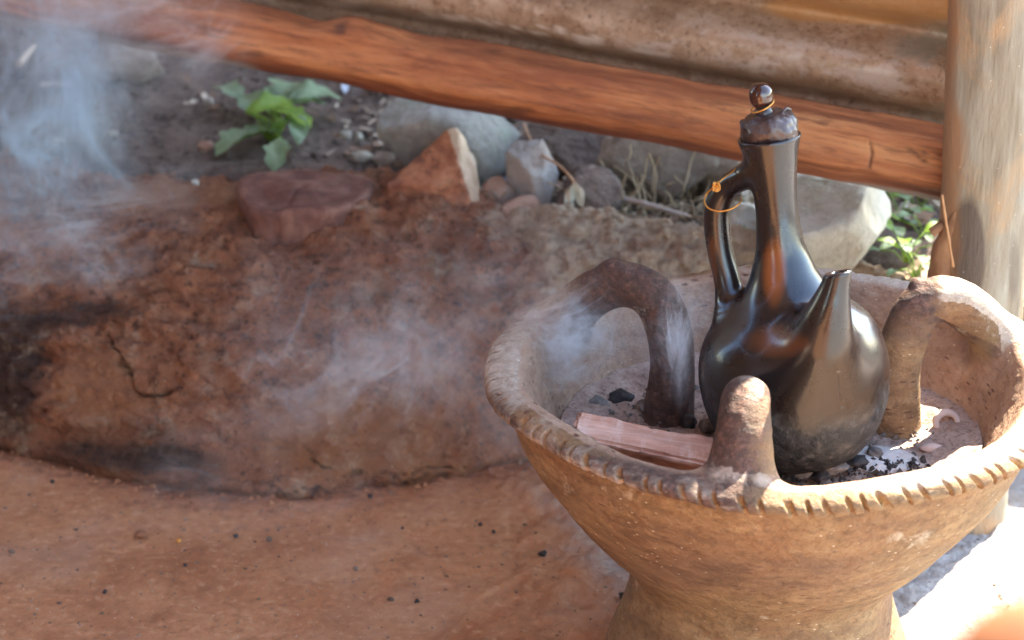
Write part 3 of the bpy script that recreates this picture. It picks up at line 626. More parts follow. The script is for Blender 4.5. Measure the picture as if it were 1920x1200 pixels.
def rail():
    nu, n = 760, 72; u = np.linspace(0, LEN, nu); th = np.arange(n)/n*2*np.pi; U, TH = np.meshgrid(u, th, indexing='ij')
    base = .0300+.003*U/LEN*1.0
    # hewn: flattened facets
    fac = np.minimum.reduce([1/np.maximum(np.cos(TH-a), .05) for a in (R(20), R(78), R(140), R(205), R(262), R(320))])
    rr = base*np.minimum(1.0, .93*fac)*(1+.05*np.sin(U*7+.5)+.03*np.sin(U*17))
    y = rr*np.cos(TH); z = rr*np.sin(TH)+.003*np.sin(U*4.3+1)
    P = np.stack([U, y, z], -1).reshape(-1, 3); Cn = np.stack([U, 0*y, 0*z], -1).reshape(-1, 3); nn = P-Cn; nn /= np.linalg.norm(nn, axis=1)[:, None]
    W_ = np.array(P)@np.array(FR.to_3x3()).T+np.array(LR); px, py = proj(W_); front = P[:, 1] > -.005
    d = .0022*fbm(P*np.array([.3, 1, 1]), 60, 4, 11)+.004*fbm(P*np.array([.6, 1, 1]), 14, 3, 12)
    d += .006*blob(px, py, 655, 52, 40, 18, .9)*front+.006*blob(px, py, 700, 60, 80, 18, .9)*front-.003*blob(px, py, 590, 30, 50, 22, .9)
    kn = .8*blob(px, py, 640, 62, 12, 7, .7)+.7*blob(px, py, 475, 102, 22, 6, .7)+.6*blob(px, py, 925, 97, 18, 4, .7)+.6*blob(px, py, 970, 208, 26, 6, .7)+.5*blob(px, py, 1545, 225, 16, 4, .7)
    for L in ([(1700, 275), (1720, 285), (1745, 282), (1764, 290)], [(1712, 282), (1725, 298), (1740, 306)], [(1630, 265), (1635, 290), (1628, 315)]): kn = np.maximum(kn, .75*np.exp(-(polydist(px, py, L)/2.2)**2))
    d -= .003*np.clip(kn, 0, 1)*front
    P += nn*d[:, None]
    ang = np.arctan2(P[:, 2], P[:, 1])
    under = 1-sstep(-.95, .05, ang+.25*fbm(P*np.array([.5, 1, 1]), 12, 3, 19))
    grey = np.clip(.95*sstep(1500, 1640, px)*(1-sstep(-1.1, -.55, ang))+.9*blob(px, py, 1560, 345, 110, 14)*0+.75*(1-sstep(440, 540, px))*(1-sstep(-1.0, -.4, ang)), 0, 1)
    Fc = grid_faces(nu, n); i = np.arange(nu-1); sf = np.stack([i*n+n-1, (i+1)*n+n-1, (i+1)*n, i*n], 1)
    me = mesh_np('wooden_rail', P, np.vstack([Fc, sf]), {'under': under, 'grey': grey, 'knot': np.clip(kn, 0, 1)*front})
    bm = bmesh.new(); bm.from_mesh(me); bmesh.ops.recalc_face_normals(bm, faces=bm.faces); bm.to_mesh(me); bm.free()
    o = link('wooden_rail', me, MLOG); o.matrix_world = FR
    tag(o, 'long reddish hewn log rail slanting across under the corrugated iron sheet', 'log')
rail()
def sheet():
    zb = -.002; off = -.056; P0, A_, ZC = .076, .0175, .052
    nu, nz = 200, 760; u = np.linspace(-.02, LEN+.5, nu); z = np.linspace(-.012, 1.83, nz); U, Z = np.meshgrid(u, z, indexing='ij')
    y = off+A_*(1-2*(np.sin(np.pi*(Z-ZC)/P0)**2)**1.9)+.0015*np.sin(U*9+Z*30)
    P = np.stack([U, y, Z+.001*np.sin(U*14)], -1).reshape(-1, 3); W_ = P@np.array(FR.to_3x3()).T+np.array(LR); px, py = proj(W_)
    dr = sum(np.where((np.abs(px-cx) < wx) & (np.abs(py-cy) < wy), 1., 0) for cx, cy, wx, wy in
             ((615, 2, 4, 6), (650, 6, 30, 5), (712, 18, 10, 3), (755, 24, 7, 3), (810, 30, 12, 4), (855, 33, 20, 5), (881, 45, 3, 8), (896, 38, 9, 3), (920, 48, 5, 8), (937, 42, 7, 3), (957, 46, 4, 5), (958, 60, 6, 5), (972, 50, 8, 4), (994, 53, 4, 9), (1008, 62, 6, 3), (1024, 50, 7, 3), (1025, 62, 7, 2.4), (1050, 57, 6, 6), (1085, 72, 5, 9), (1105, 76, 26, 7)))
    dr = np.clip(dr, 0, 1)*.9+.6*((np.abs(py-(98+(px-1222)*.18)) < 5) & (np.abs(px-1222) < 36))
    worn = np.clip(.75*blob(px, py, 1650, 150, 70, 30, .9)+.5*blob(px, py, 1330, 90, 200, 32, .9)+.5*blob(px, py, 1500, 130, 120, 26, .9)+.35*np.exp(-((py-(5+(px-1000)*.16))/9)**2), 0, 1)
    zinc = np.clip(.8*blob(px, py, 1750, 85, 110, 36, .9)+.7*blob(px, py, 1752, 225, 70, 40, .9), 0, 1)
    orange = np.clip(blob(px, py, 1640, 15, 200, 32), 0, 1)
    n0 = len(P); Q = grid_faces(nu, nz)
    me = mesh_np('corrugated_sheet', P, Q, {'print': dr, 'worn': worn, 'zinc': zinc, 'orange': orange})
    o = link('corrugated_sheet', me, MSHEET); o.matrix_world = FR
    sm = o.modifiers.new('thick', 'SOLIDIFY'); sm.thickness = .0012; sm.offset = 0
    tag(o, 'rusty brown corrugated iron wall sheet with faded pale print above the rail', 'metal sheet')
sheet()
# unseen roof, walls and house, added for their shade and reflections
def boxmesh(name, lo, hi, mat, parent=None, rough=0):
    bm = bmesh.new(); bmesh.ops.create_cube(bm, size=1)
    for v in bm.verts: v.co = Vector([(lo[k]+hi[k])/2+v.co[k]*(hi[k]-lo[k]) for k in range(3)])
    bmesh.ops.bevel(bm, geom=list(bm.edges), offset=.01, segments=2, affect='EDGES')
    me = bpy.data.meshes.new(name); bm.to_mesh(me); bm.free(); return link(name, me, mat, parent)
def roof():  # unseen, extent chosen for where sun and skylight may reach
    nu, nv = 420, 8; u = np.linspace(-2.4, .10, nu); v = np.linspace(-1.4, 2.25, nv); U, V = np.meshgrid(u, v, indexing='ij')
    y1 = V; Z = 2.16+.02*np.cos(2*np.pi*U/.076*.5)+.06*(1-(V+.9)/3.15)
    P = np.stack([U, y1, Z], -1).reshape(-1, 3)
    me = mesh_np('roof_sheet', P, grid_faces(nu, nv), {k: np.zeros(len(P)) for k in ('print', 'worn', 'zinc', 'orange')})
    o = link('added_roof', me, MSHEET); tag(o, 'unseen corrugated iron roof added above the fireplace to hold back sun and sky', 'roof')
roof()
MWALL = mat_simple('plastered_mud', (.30, .15, .085), (.45, .25, .15), .9, 8, .01, obj=False)
mw = boxmesh('added_mud_wall', (-2.6, -1.0, -.02), (-2.45, 2.2, 2.14), MWALL); tag(mw, 'unseen plain mud wall added at the left of the shelter for its light', 'wall')  # out of view, added for the light and reflections from the left
mw = boxmesh('added_mud_wall', (-2.44, -1.6, -.02), (-.25, -1.45, 2.14), MWALL); tag(mw, 'unseen plain mud wall added behind the camera to darken reflections', 'wall')  # out of view, added to darken what the pot reflects
bw = boxmesh('reflector_wall', (.9, -4.4, -.02), (6.5, -4.2, 2.6), mat_simple('reflector_blue', (.36, .52, .66), (.48, .64, .76), .85, 6, .004, obj=False)); tag(bw, 'unseen pale blue wall added to give the pot blue reflections', 'wall')  # unseen reflector: blue reflections on the pot and cool fill
hs = thing('shade_house', 'unseen mud house added across the yard to block the sun', 'house', (0, 4.2, 0))  # unseen blocker, added to keep sun off the yard
boxmesh('wall', (-5, 0, .0), (2.05, .9, 4.4), MWALL, hs)
boxmesh('roof', (-5.1, -.2, 4.403), (2.06, 1.0, 4.5), MSHEET, hs)
print('frame ok')

# ------------------------------------------------------------------ brazier
BC = Vector((.187, 1.37, 0.0))
outl = [(.1215, 0), (.117, .020), (.1115, .038), (.1045, .060), (.0990, .080), (.0985, .094), (.1040, .108), (.1300, .136), (.1575, .174), (.1770, .206), (.1895, .2400), (.1950, .2530), (.2030, .2545), (.2064, .2575), (.2060, .2615), (.2025, .2648), (.1950, .2668), (.186, .2668), (.1795, .2645), (.1745, .257), (.169, .246), (.161, .230), (.151, .210), (.138, .197), (.12, .190), (.06, .186)]
oc = catmull(outl, 6); poly = np.vstack([[(0, 0)], oc, [(0, .186)]])
LT = Lathe(poly, .0007, .26, -.03, .36)
ARCH = [(.190, .244, .019), (.178, .264, .0185), (.158, .286, .0175), (.136, .300, .0168), (.117, .3035, .0168), (.100, .297, .0168), (.089, .278, .0168), (.084, .250, .0168), (.085, .215, .0185), (.087, .185, .021)]
AA = [(-106, -.012), (145, -.003), (16, 0)]
arches = []
for k, (a, dz) in enumerate(AA):
    c = catmull([(q[0]+(.013*min(1, max(0, (j-2)/4)) if k == 2 else 0), q[1], q[2]) for j, q in enumerate(ARCH)], 4); ca, sa = math.cos(R(a)), math.sin(R(a))
    if k: arches.append((np.stack([c[:, 0]*ca, c[:, 0]*sa, c[:, 1]+dz], 1), c[:, 2]))
    else:
        c = catmull([(.161, .250, .0235), (.157, .262, .0212), (.151, .276, .0188), (.142, .2872, .0172), (.128, .2915, .0166), (.112, .2885, .0160), (.098, .278, .0155), (.090, .255, .0155), (.087, .225, .017), (.087, .190, .018)], 4)
        arches.append((np.stack([-.031+(.117-c[:, 0])*.13, -c[:, 0], c[:, 1]], 1), c[:, 2]))
def rimlift(P):
    th = np.arctan2(P[:, 1], P[:, 0]); r = np.hypot(P[:, 0], P[:, 1])
    return sstep(.1, .2, r)*(.003*np.sin(2*th+.4)+.002*np.sin(5*th+1)+.0012*np.sin(9*th)-.0085*np.clip(-np.sin(th+.25), 0, 1)**1.3)*sstep(.1, .25, P[:, 2])
def brz(P):
    W_ = P.copy(); W_[:, 2] -= rimlift(P)
    r = np.hypot(W_[:, 0], W_[:, 1]); th = np.arctan2(W_[:, 1], W_[:, 0]); r = r*(1+.006*np.sin(3*th+1)+.005*np.sin(2*th))
    d = LT(r, W_[:, 2])
    for path, rad in arches:
        lo = path.min(0)-.05; hi = path.max(0)+.05
        s = ((P > lo) & (P < hi)).all(1)
        if s.any():
            t = tube_sdf(P[s], path, rad); d[s] = smin(d[s], t, .021)
    return d
V, Q, G = surface(brz, (-.215, -.215, -.006), (.215, .215, .334), .0019, relax=2, newton=3)
def refine(V, Q, G, sel, fn):
    """split the chosen quads in four and settle the new points on the surface"""
    q = Q[sel]; E = np.stack([q, np.roll(q, -1, 1)], -1); E = np.sort(E, -1).reshape(-1, 2); key = E[:, 0].astype(np.int64)*len(V)+E[:, 1]
    u, inv = np.unique(key, return_inverse=True); a = u//len(V); b = u % len(V); ne = len(V)+inv.reshape(-1, 4)
    mid = (V[a]+V[b])/2; cc = V[q].mean(1); N = np.vstack([mid, cc]); e = 2e-4
    for _ in range(2):
        f0 = fn(N); g = np.stack([fn(N+np.eye(3)[k]*e)-f0 for k in range(3)], 1)/e; N = N-(f0/np.maximum((g*g).sum(1), .2))[:, None]*g
    ci = len(V)+len(u)+np.arange(len(q)); g /= np.linalg.norm(g, axis=1)[:, None]
    nq = np.concatenate([np.stack([q[:, k], ne[:, k], ci, ne[:, (k+3) % 4]], 1) for k in range(4)])
    return np.vstack([V, N]), np.vstack([Q[~sel], nq]), np.vstack([G, g])
r0 = np.hypot(V[:, 0], V[:, 1]); V, Q, G = refine(V, Q, G, ((r0 > .190) & (V[:, 2] > .246))[Q].any(1), brz)
r = np.hypot(V[:, 0], V[:, 1]); th = np.arctan2(V[:, 1], V[:, 0]); Z = V[:, 2]
lift = rimlift(V)
# hand-cut notches round the outer edge
NN = 94; jit = .16*np.sin(th*37+1)+.15*np.sin(th*13); ph = (th/(2*np.pi)*NN+jit+.25*(Z-.255)/.008) % 1.0-.5
dnx = np.abs(ph)*(2*np.pi*.205/NN)
kd = .85+.35*vn(np.stack([np.floor(th/(2*np.pi)*NN+jit), 0*th, 0*th], 1), 1.7, 4)
band = sstep(.1940, .2015, r)*sstep(.2495, .2535, Z-lift)*(1-sstep(.2645, .2675, Z-lift))
ns = (1-sstep(.0008, .0024, dnx))*band*np.clip(kd, .3, 1.2)
nrm = G.copy()
V = V-nrm*(.0050*ns)[:, None]
V = V+nrm*(.0008*fbm(V, 28, 3, 5)+.0006*fbm(V, 120, 3, 6)+.0012*fbm(V, 9, 2, 8))[:, None]
V[:, 1] *= .88; G[:, 1] /= .88; G /= np.linalg.norm(G, axis=1)[:, None]; YS = np.array([1, .88, 1])
# chips on the broken top of the left support, small lump on the right one
tA = np.full(len(V), 1e3); wA = np.zeros(len(V), int)
for k, (path, rad) in enumerate(arches):
    t = tube_sdf(V/YS, path, rad); s = t < tA; tA[s] = t[s]; wA[s] = k if k < 3 else 0
Wd = V+np.array(BC); px, py = proj(Wd)
V += nrm*(.004*blob(px, py, 1150, 500, 22, 12, .8)*(wA == 1)*(Z > .29))[:, None]
V += nrm*(.005*blob(px, py, 1712, 522, 14, 12, .8)*(wA == 2)*(Z > .29))[:, None]
inside = ((G[:, 0]*V[:, 0]+G[:, 1]*V[:, 1] < .0)|(G[:, 2] > .75)) & (r < .19) & (Z > .17)
inside = inside.astype(float)*sstep(-.001, .007, tA)
onarch = 1-sstep(.001, .010, tA)
soot = onarch*np.select([wA == 0, wA == 1, wA == 2], [.62+.25*(1-sstep(1370, 1430, px))+.2*(py < 740)-.5*sstep(1400, 1480, px)*sstep(780, 860, py), .80*sstep(1000, 1130, px)+.1, .80*(1-sstep(540, 720, py))*(1-sstep(1730, 1800, px)*(py < 585+(px-1740)*.5))+.35*blob(px, py, 1850, 610, 60, 30)+.08])  # soot, held back where sun strikes the front and right supports
rimd = sstep(.176, .19, r)*sstep(.235, .25, Z)
soot = np.clip(soot+.55*rimd*(1-sstep(1330, 1480, px))*sstep(780, 850, py)+.35*rimd*(1-sstep(.260, .264, Z))*(1-sstep(1450, 1650, px))+.5*rimd*(1-sstep(950, 1010, px))*sstep(700, 780, py)+.3*blob(px, py, 1130, 640, 90, 40)*inside+.5*blob(px, py, 1840, 640, 60, 50)*inside, 0, 1)
sun_dust = np.clip(1.0*rimd*sstep(1380, 1480, px)*sstep(.256, .261, Z)+.35*rimd*(px < 1400)+.8*rimd*blob(px, py, 960, 640, 60, 90)+.45*onarch*(G[:, 2] > .3)*(wA == 1)*(px < 1080)+.35*onarch*(wA == 0)*(G[:, 2] > .7)+1.0*onarch*(wA == 2)*sstep(1735, 1790, px)*(G[:, 2] > .2), 0, 1)  # pale dust; right rim and right support paled further to read as sunlit
dirt = np.clip((1-inside)*(1-rimd)*(.55*blob(px, py, 1230, 1040, 160, 60)+.4*blob(px, py, 1100, 930, 80, 50)+.55*blob(px, py, 1400, 1080, 220, 35)), 0, 1)*(Z < .25)
cls = np.zeros(len(V), int)
cls[Z < .088] = 1; cls[(r > .172) & (Z > .2425)] = 2; cls[(tA < .0035) & (r < .196)] = 3
cls2 = np.where(cls == 3, 3+wA, cls)
root = thing('charcoal_brazier', 'wide footed clay charcoal brazier with a notched rim and three looped pot supports', 'brazier', BC)
split_parts(V, Q, cls2, ['bowl', 'foot', 'rim', 'pot_support', 'pot_support', 'pot_support'], MBRZ, root, {'soot': soot, 'sun_dust': sun_dust, 'inside': inside, 'notch': np.clip(ns*1.0, 0, 1)*.8, 'dirt': dirt})
for o in root.children:
    if o.name.startswith('pot_support'): pass
print('brazier', len(V))

# ash bed
def ash():
    n, k = 220, 60; th = np.arange(n)/n*2*np.pi; rr = np.linspace(0, .152, k); TH, RR = np.meshgrid(th, rr, indexing='ij')
    P = np.stack([RR*np.cos(TH), RR*np.sin(TH), 0*RR], -1).reshape(-1, 3); r = RR.ravel()
    z = .2035+.004*fbm(P, 25, 4, 2)+.0022*fbm(P, 110, 3, 3)+.010*sstep(.10, .155, r)
    P[:, 2] = z; P[:, 1] *= .88; W_ = P+np.array(BC); px, py = proj(W_)
    P[:, 2] += .005*blob(px, py, 1640, 870, 70, 30)
    white = np.clip(blob(px, py, 1640, 868, 90, 26)+.7*blob(px, py, 1040, 808, 40, 16)+.4*blob(px, py, 1500, 840, 60, 30), 0, 1)
    m = M('wood_ash', .95); p = m.pos(); a = m.noise(p, 60, 6, .65); f = m.noise(p, 300, 5, .7)
    c = m.ramp(a, (.3, (.30, .195, .15)), (.5, (.44, .32, .26)), (.7, (.53, .42, .36))); c = m.mix(m.mr(f, .5, .64, 0, .7), c, (.13, .08, .065))
    c = m.mix(m.mr(m.ma('ADD', m.attr('white'), m.ma('MULTIPLY', m.ma('SUBTRACT', f, .5), 1.3)), .45, .75), c, (.62, .60, .57))
    m.bump(a, .003, .8); m.bump(f, .0016, 1)
    i = np.arange(n)
    o = link('ash', mesh_np('ash', P, grid_faces(n, k, True), {'white': white}), m.done(c, .95)); o.location = BC
    tag(o, 'pinkish grey wood ash filling the brazier bowl', 'ash', kind='stuff')
ash()

# ------------------------------------------------------------------ coffee pot
tl, tb = R(8.0), R(7.0)
zax = Vector((-math.tan(tl), math.tan(tb), 1)).normalized(); xax = Vector((1, 0, 0))-zax*zax.x; xax.normalize(); yax = zax.cross(xax)
PB = Vector((.2085, 1.345, .2035)); PM = Matrix((xax, yax, zax)).transposed().to_4x4(); PM.translation = PB
PR3 = np.array(PM.to_3x3())
def axis_at(py):
    lo, hi = -.02, .33
    for _ in range(40):
        m_ = (lo+hi)/2; q = PB+zax*m_; _, y = proj(np.array(q)); 
        if y > py: lo = m_
        else: hi = m_
    q = PB+zax*lo; return lo, (q.y*cp-(q.z-CAM_H)*sp)/F
prof = []
for py_, hw in ((868, 30), (858, 75), (842, 112), (815, 140), (780, 160), (735, 174), (690, 178), (650, 172), (615, 156), (588, 130), (565, 102), (545, 82), (520, 67), (495, 57), (463, 46.5), (424, 41), (390, 39.5), (354, 41.5), (307, 48.5), (280, 54), (262, 59), (257, 60.5)):
    s_, k_ = axis_at(py_); prof.append((hw*k_, s_))
TOP = prof[-1][1]
oc = catmull([(0.0, prof[0][1]-.001)]+prof, 6)
inn = [(prof[-1][0]-.0012, TOP+.0012), (prof[-1][0]-.0035, TOP), (prof[-1][0]-.006, TOP-.012), (.010, TOP-.045), (0, TOP-.05)]
PL = Lathe(np.vstack([oc, inn]), .0004, .10, -.02, .32)
def loc(v): return np.array(PM.inverted() @ v)
sp_pts = [(1528, 695, 1.321, .030), (1536, 652, 1.305, .0250), (1546, 612, 1.297, .0187), (1556, 576, 1.293, .0136), (1564, 545, 1.292, .0103), (1570, 520, 1.292, .0088), (1573, 510, 1.292, .0085)]
SPC = catmull([tuple(loc(at(a, b, d)))+(q,) for a, b, d, q in sp_pts], 10)
hd_pts = [(1420, 318, 0, .0105), (1392, 333, .008, .0092), (1362, 352, .016, .0088), (1346, 388, .020, .0092), (1345, 430, .021, .0094), (1352, 478, .020, .0092), (1363, 525, .017, .0094), (1368, 565, .012, .0105), (1372, 595, .006, .013)]
pa = PB+zax*.2
HDC = catmull([tuple(loc(at(a, b, (PB+zax*axis_at(b)[0]).y+d+.004)))+(q,) for a, b, d, q in hd_pts], 6)
tipdir = SPC[-1, :3]-SPC[-9, :3]; tipdir /= np.linalg.norm(tipdir); tipn = PR3.T@np.array([-.25, .28, 1.0]); tipn = tipn/np.linalg.norm(tipn)
def potf(P):
    r = np.hypot(P[:, 0], P[:, 1]); d = PL(r, P[:, 2])
    def boxed(c, pad):
        lo = c[:, :3].min(0)-pad; hi = c[:, :3].max(0)+pad; return ((P > lo) & (P < hi)).all(1)
    s = boxed(SPC, .05)
    if s.any():
        t = tube_sdf(P[s], SPC[:, :3], SPC[:, 3]); t = np.maximum(t, ((P[s]-SPC[-1, :3])@tipn))
        d[s] = smin(d[s], t, .018)
        hole = tube_sdf(P[s], np.array([SPC[-22, :3], SPC[-1, :3]+tipdir*.01]), np.array([.0025, .0060])); d[s] = np.maximum(d[s], -hole)
    s = boxed(HDC, .035)
    if s.any():
        t = tube_sdf(P[s], HDC[:, :3], HDC[:, 3]); d[s] = smin(d[s], t, .007)
    return d
V, Q, G = surface(potf, (-.085, -.10, -.008), (.085, .085, TOP+.006), .00135, relax=4, newton=4)
Wd = V@PR3.T+np.array(PB); px, py = proj(Wd)
rr = np.hypot(V[:, 0], V[:, 1]); tS = tube_sdf(V, SPC[26:, :3], SPC[26:, 3]); tH = tube_sdf(V, HDC[:, :3], HDC[:, 3]); dl = PL(rr, V[:, 2])
V += G*(.00035*fbm(V, 22, 2, 5))[:, None]
lowm = (1-sstep(.030, .080, V[:, 2]+.012*fbm(V, 30, 3, 8)))
V += G*(lowm*.0007*fbm(V, 130, 4, 3))[:, None]
V -= G*(.0012*np.exp(-(polydist(px, py, [(1574, 700), (1578, 735), (1580, 762)])/3.5)**2))[:, None]
cls = np.zeros(len(V), int); cls[V[:, 2] > axis_at(545)[0]] = 1; cls[(dl > .003) & (tS < .004) & (V[:, 1] < 0)] = 2; cls[(dl > .002) & (tH < .003)] = 3
pot = thing('coffee_pot', 'tall black burnished clay coffee pot with a long neck, standing in the brazier', 'coffee pot', (0, 0, 0)); pot.matrix_world = PM
warm_glint = np.clip(.95*blob(px, py, 1452, 510, 22, 60, .7)+.62*blob(px, py, 1450, 640, 70, 36, .9)+.45*blob(px, py, 1335, 500, 12, 70), 0, 1)  # orange patches stand in for reflections of the clay floor
split_parts(V, Q, cls, ['body', 'neck', 'spout', 'handle'], MPOT, pot, {'low': lowm, 'warm_glint': warm_glint})
print('pot', len(V), TOP)

# stopper and wire
MLID = mat_simple('dark_stopper', (.022, .012, .012), (.075, .045, .04), .36, 70, .0015, Coat_Weight=.3)
MWIRE = mat_simple('copper_yellow_wire', (.55, .24, .05), (.72, .36, .09), .35, 200, 0, Metallic=.55)
s258, k258 = axis_at(256)
st = thing('pot_stopper', 'dark lumpy stopper with a round glossy knob, plugged in the pot neck', 'stopper', PB+zax*TOP)
st.matrix_world = PM @ Matrix.Translation((0, 0, TOP))
def lath(name, prof, n, mat, parent, loc=(0, 0, 0), nz=0, sc_=60, seed=0, rot=None):
    pr = catmull(prof, 5); m_ = len(pr); th = np.arange(n)/n*2*np.pi
    V = np.stack([pr[None, :, 0]*np.cos(th)[:, None], pr[None, :, 0]*np.sin(th)[:, None], np.repeat(pr[None, :, 1], n, 0)], -1).reshape(-1, 3)
    if nz:
        nn = V-np.array([0, 0, pr[:, 1].mean()]); nn /= np.linalg.norm(nn, axis=1)[:, None]+1e-9
        V = V+nn*(nz*fbm(V, sc_, 3, seed)+.4*nz*fbm(V, sc_*3, 3, seed+9))[:, None]
    me = mesh_np(name, V, grid_faces(n, m_, True)); bm = bmesh.new(); bm.from_mesh(me); bmesh.ops.remove_doubles(bm, verts=bm.verts, dist=1e-5); bmesh.ops.recalc_face_normals(bm, faces=bm.faces); bm.to_mesh(me); bm.free()
    o = link(name, me, mat, parent); o.location = loc; return o
# plug: lumpy, faceted crown; leans slightly
lath('plug', [(.001, -.03), (.013, -.028), (.0175, -.006), (.0192, .002), (.0196, .006), (.0190, .0105), (.0165, .015), (.0115, .0172), (.006, .0178), (.0005, .018)], 80, MLID, st, (.001, 0, 0), .0022, 75, 4)
lath('knob_neck', [(.007, .010), (.0062, .018), (.0052, .0205), (.0056, .0225), (.0070, .0235)], 48, MLID, st, (-.0020, 0, 0), .0002)
MKNOB = mat_simple('glossy_knob', (.030, .010, .008), (.06, .018, .012), .12, 40, .0003, Coat_Weight=.8)
kb = lath('knob', [(.0003, .0215), (.0045, .0220), (.0072, .0245), (.0082, .0290), (.0076, .0335), (.0052, .0368), (.0025, .0381), (.0003, .0384)], 56, MKNOB, st, (-.0025, 0, 0), .0002)
def shard():   # thin broken collar piece on the left
    n = 16; V = []; F_ = []
    for i in range(n):
        t = i/(n-1); a = R(150+62*t); rr_ = .0188
        top = .0125 if t < .5 else .0125-.004*(t-.5)*2
        top += .0008*math.sin(i*2.3)
        for (dr, z) in ((0, -.006), (0, top), (-.0028, top-.0003), (-.0028, -.006)): V.append(((rr_+dr)*math.cos(a), (rr_+dr)*math.sin(a), z))
    for i in range(n-1):
        for k in range(4): F_.append((i*4+k, i*4+(k+1) % 4, i*4+4+(k+1) % 4, i*4+4+k))
    F_ += [(0, 1, 2, 3), tuple((n-1)*4+k for k in (3, 2, 1, 0))]
    me = bpy.data.meshes.new('collar'); me.from_pydata(V, [], F_); bm = bmesh.new(); bm.from_mesh(me); bmesh.ops.recalc_face_normals(bm, faces=bm.faces); bm.to_mesh(me); bm.free()
    link('collar', me, MLID, st)
shard()
cr = [(.0105, -.004, .017), (.013, -.002, .0185), (.0148, .001, .0175), (.0165, .003, .016)]
link('plug_edge', tube_mesh('plug_edge', catmull(cr, 5), .0011, 8, noise=.5, nscale=400), MLID, st)
th = np.linspace(0, 2*np.pi, 40)
lp = np.stack([-.0022+.0078*np.cos(th), .0078*np.sin(th), .0222+.0030*np.cos(th-.3)], 1)
wr = thing('copper_wire', 'thin yellow copper wire tying the stopper knob to the pot handle', 'wire', (0, 0, 0)); wr.matrix_world = st.matrix_world.copy()
link('knob_loop', tube_mesh('knob_loop', lp, .0006, 8), MWIRE, wr)
IW = st.matrix_world.inverted()
def wirep(name, pts, rad):
    c = catmull([tuple(IW @ p) for p in pts], 8); link(name, tube_mesh(name, c, rad, 8), MWIRE, wr)
ph_ = [PM @ Vector(tuple(h[:3])) for h in HDC]
yh = 1.378
wirep('handle_loop', [at(1390, 372, yh-.004), at(1386, 382, yh-.011), at(1368, 393, yh-.013), at(1347, 396, yh-.012), at(1328, 390, yh-.008), at(1321, 376, yh), at(1326, 362, yh+.004), at(1338, 352, yh-.004), at(1346, 349, yh-.012)], .00062)
wirep('tether', [at(1342, 352, yh-.012), at(1348, 342, yh-.01), at(1360, 332, yh-.006), at(1374, 322, yh), at(1386, 309, yh+.006), at(1400, 299, yh+.008)], .00055)
kc = at(1343, 350, yh-.012); kt = np.linspace(0, 9*np.pi, 90); wirep('knot', [kc+Vector((.0026*math.sin(2*t_+.3), .0018*math.cos(3*t_), .0030*math.cos(1.3*t_))) for t_ in kt[::3]], .0005)

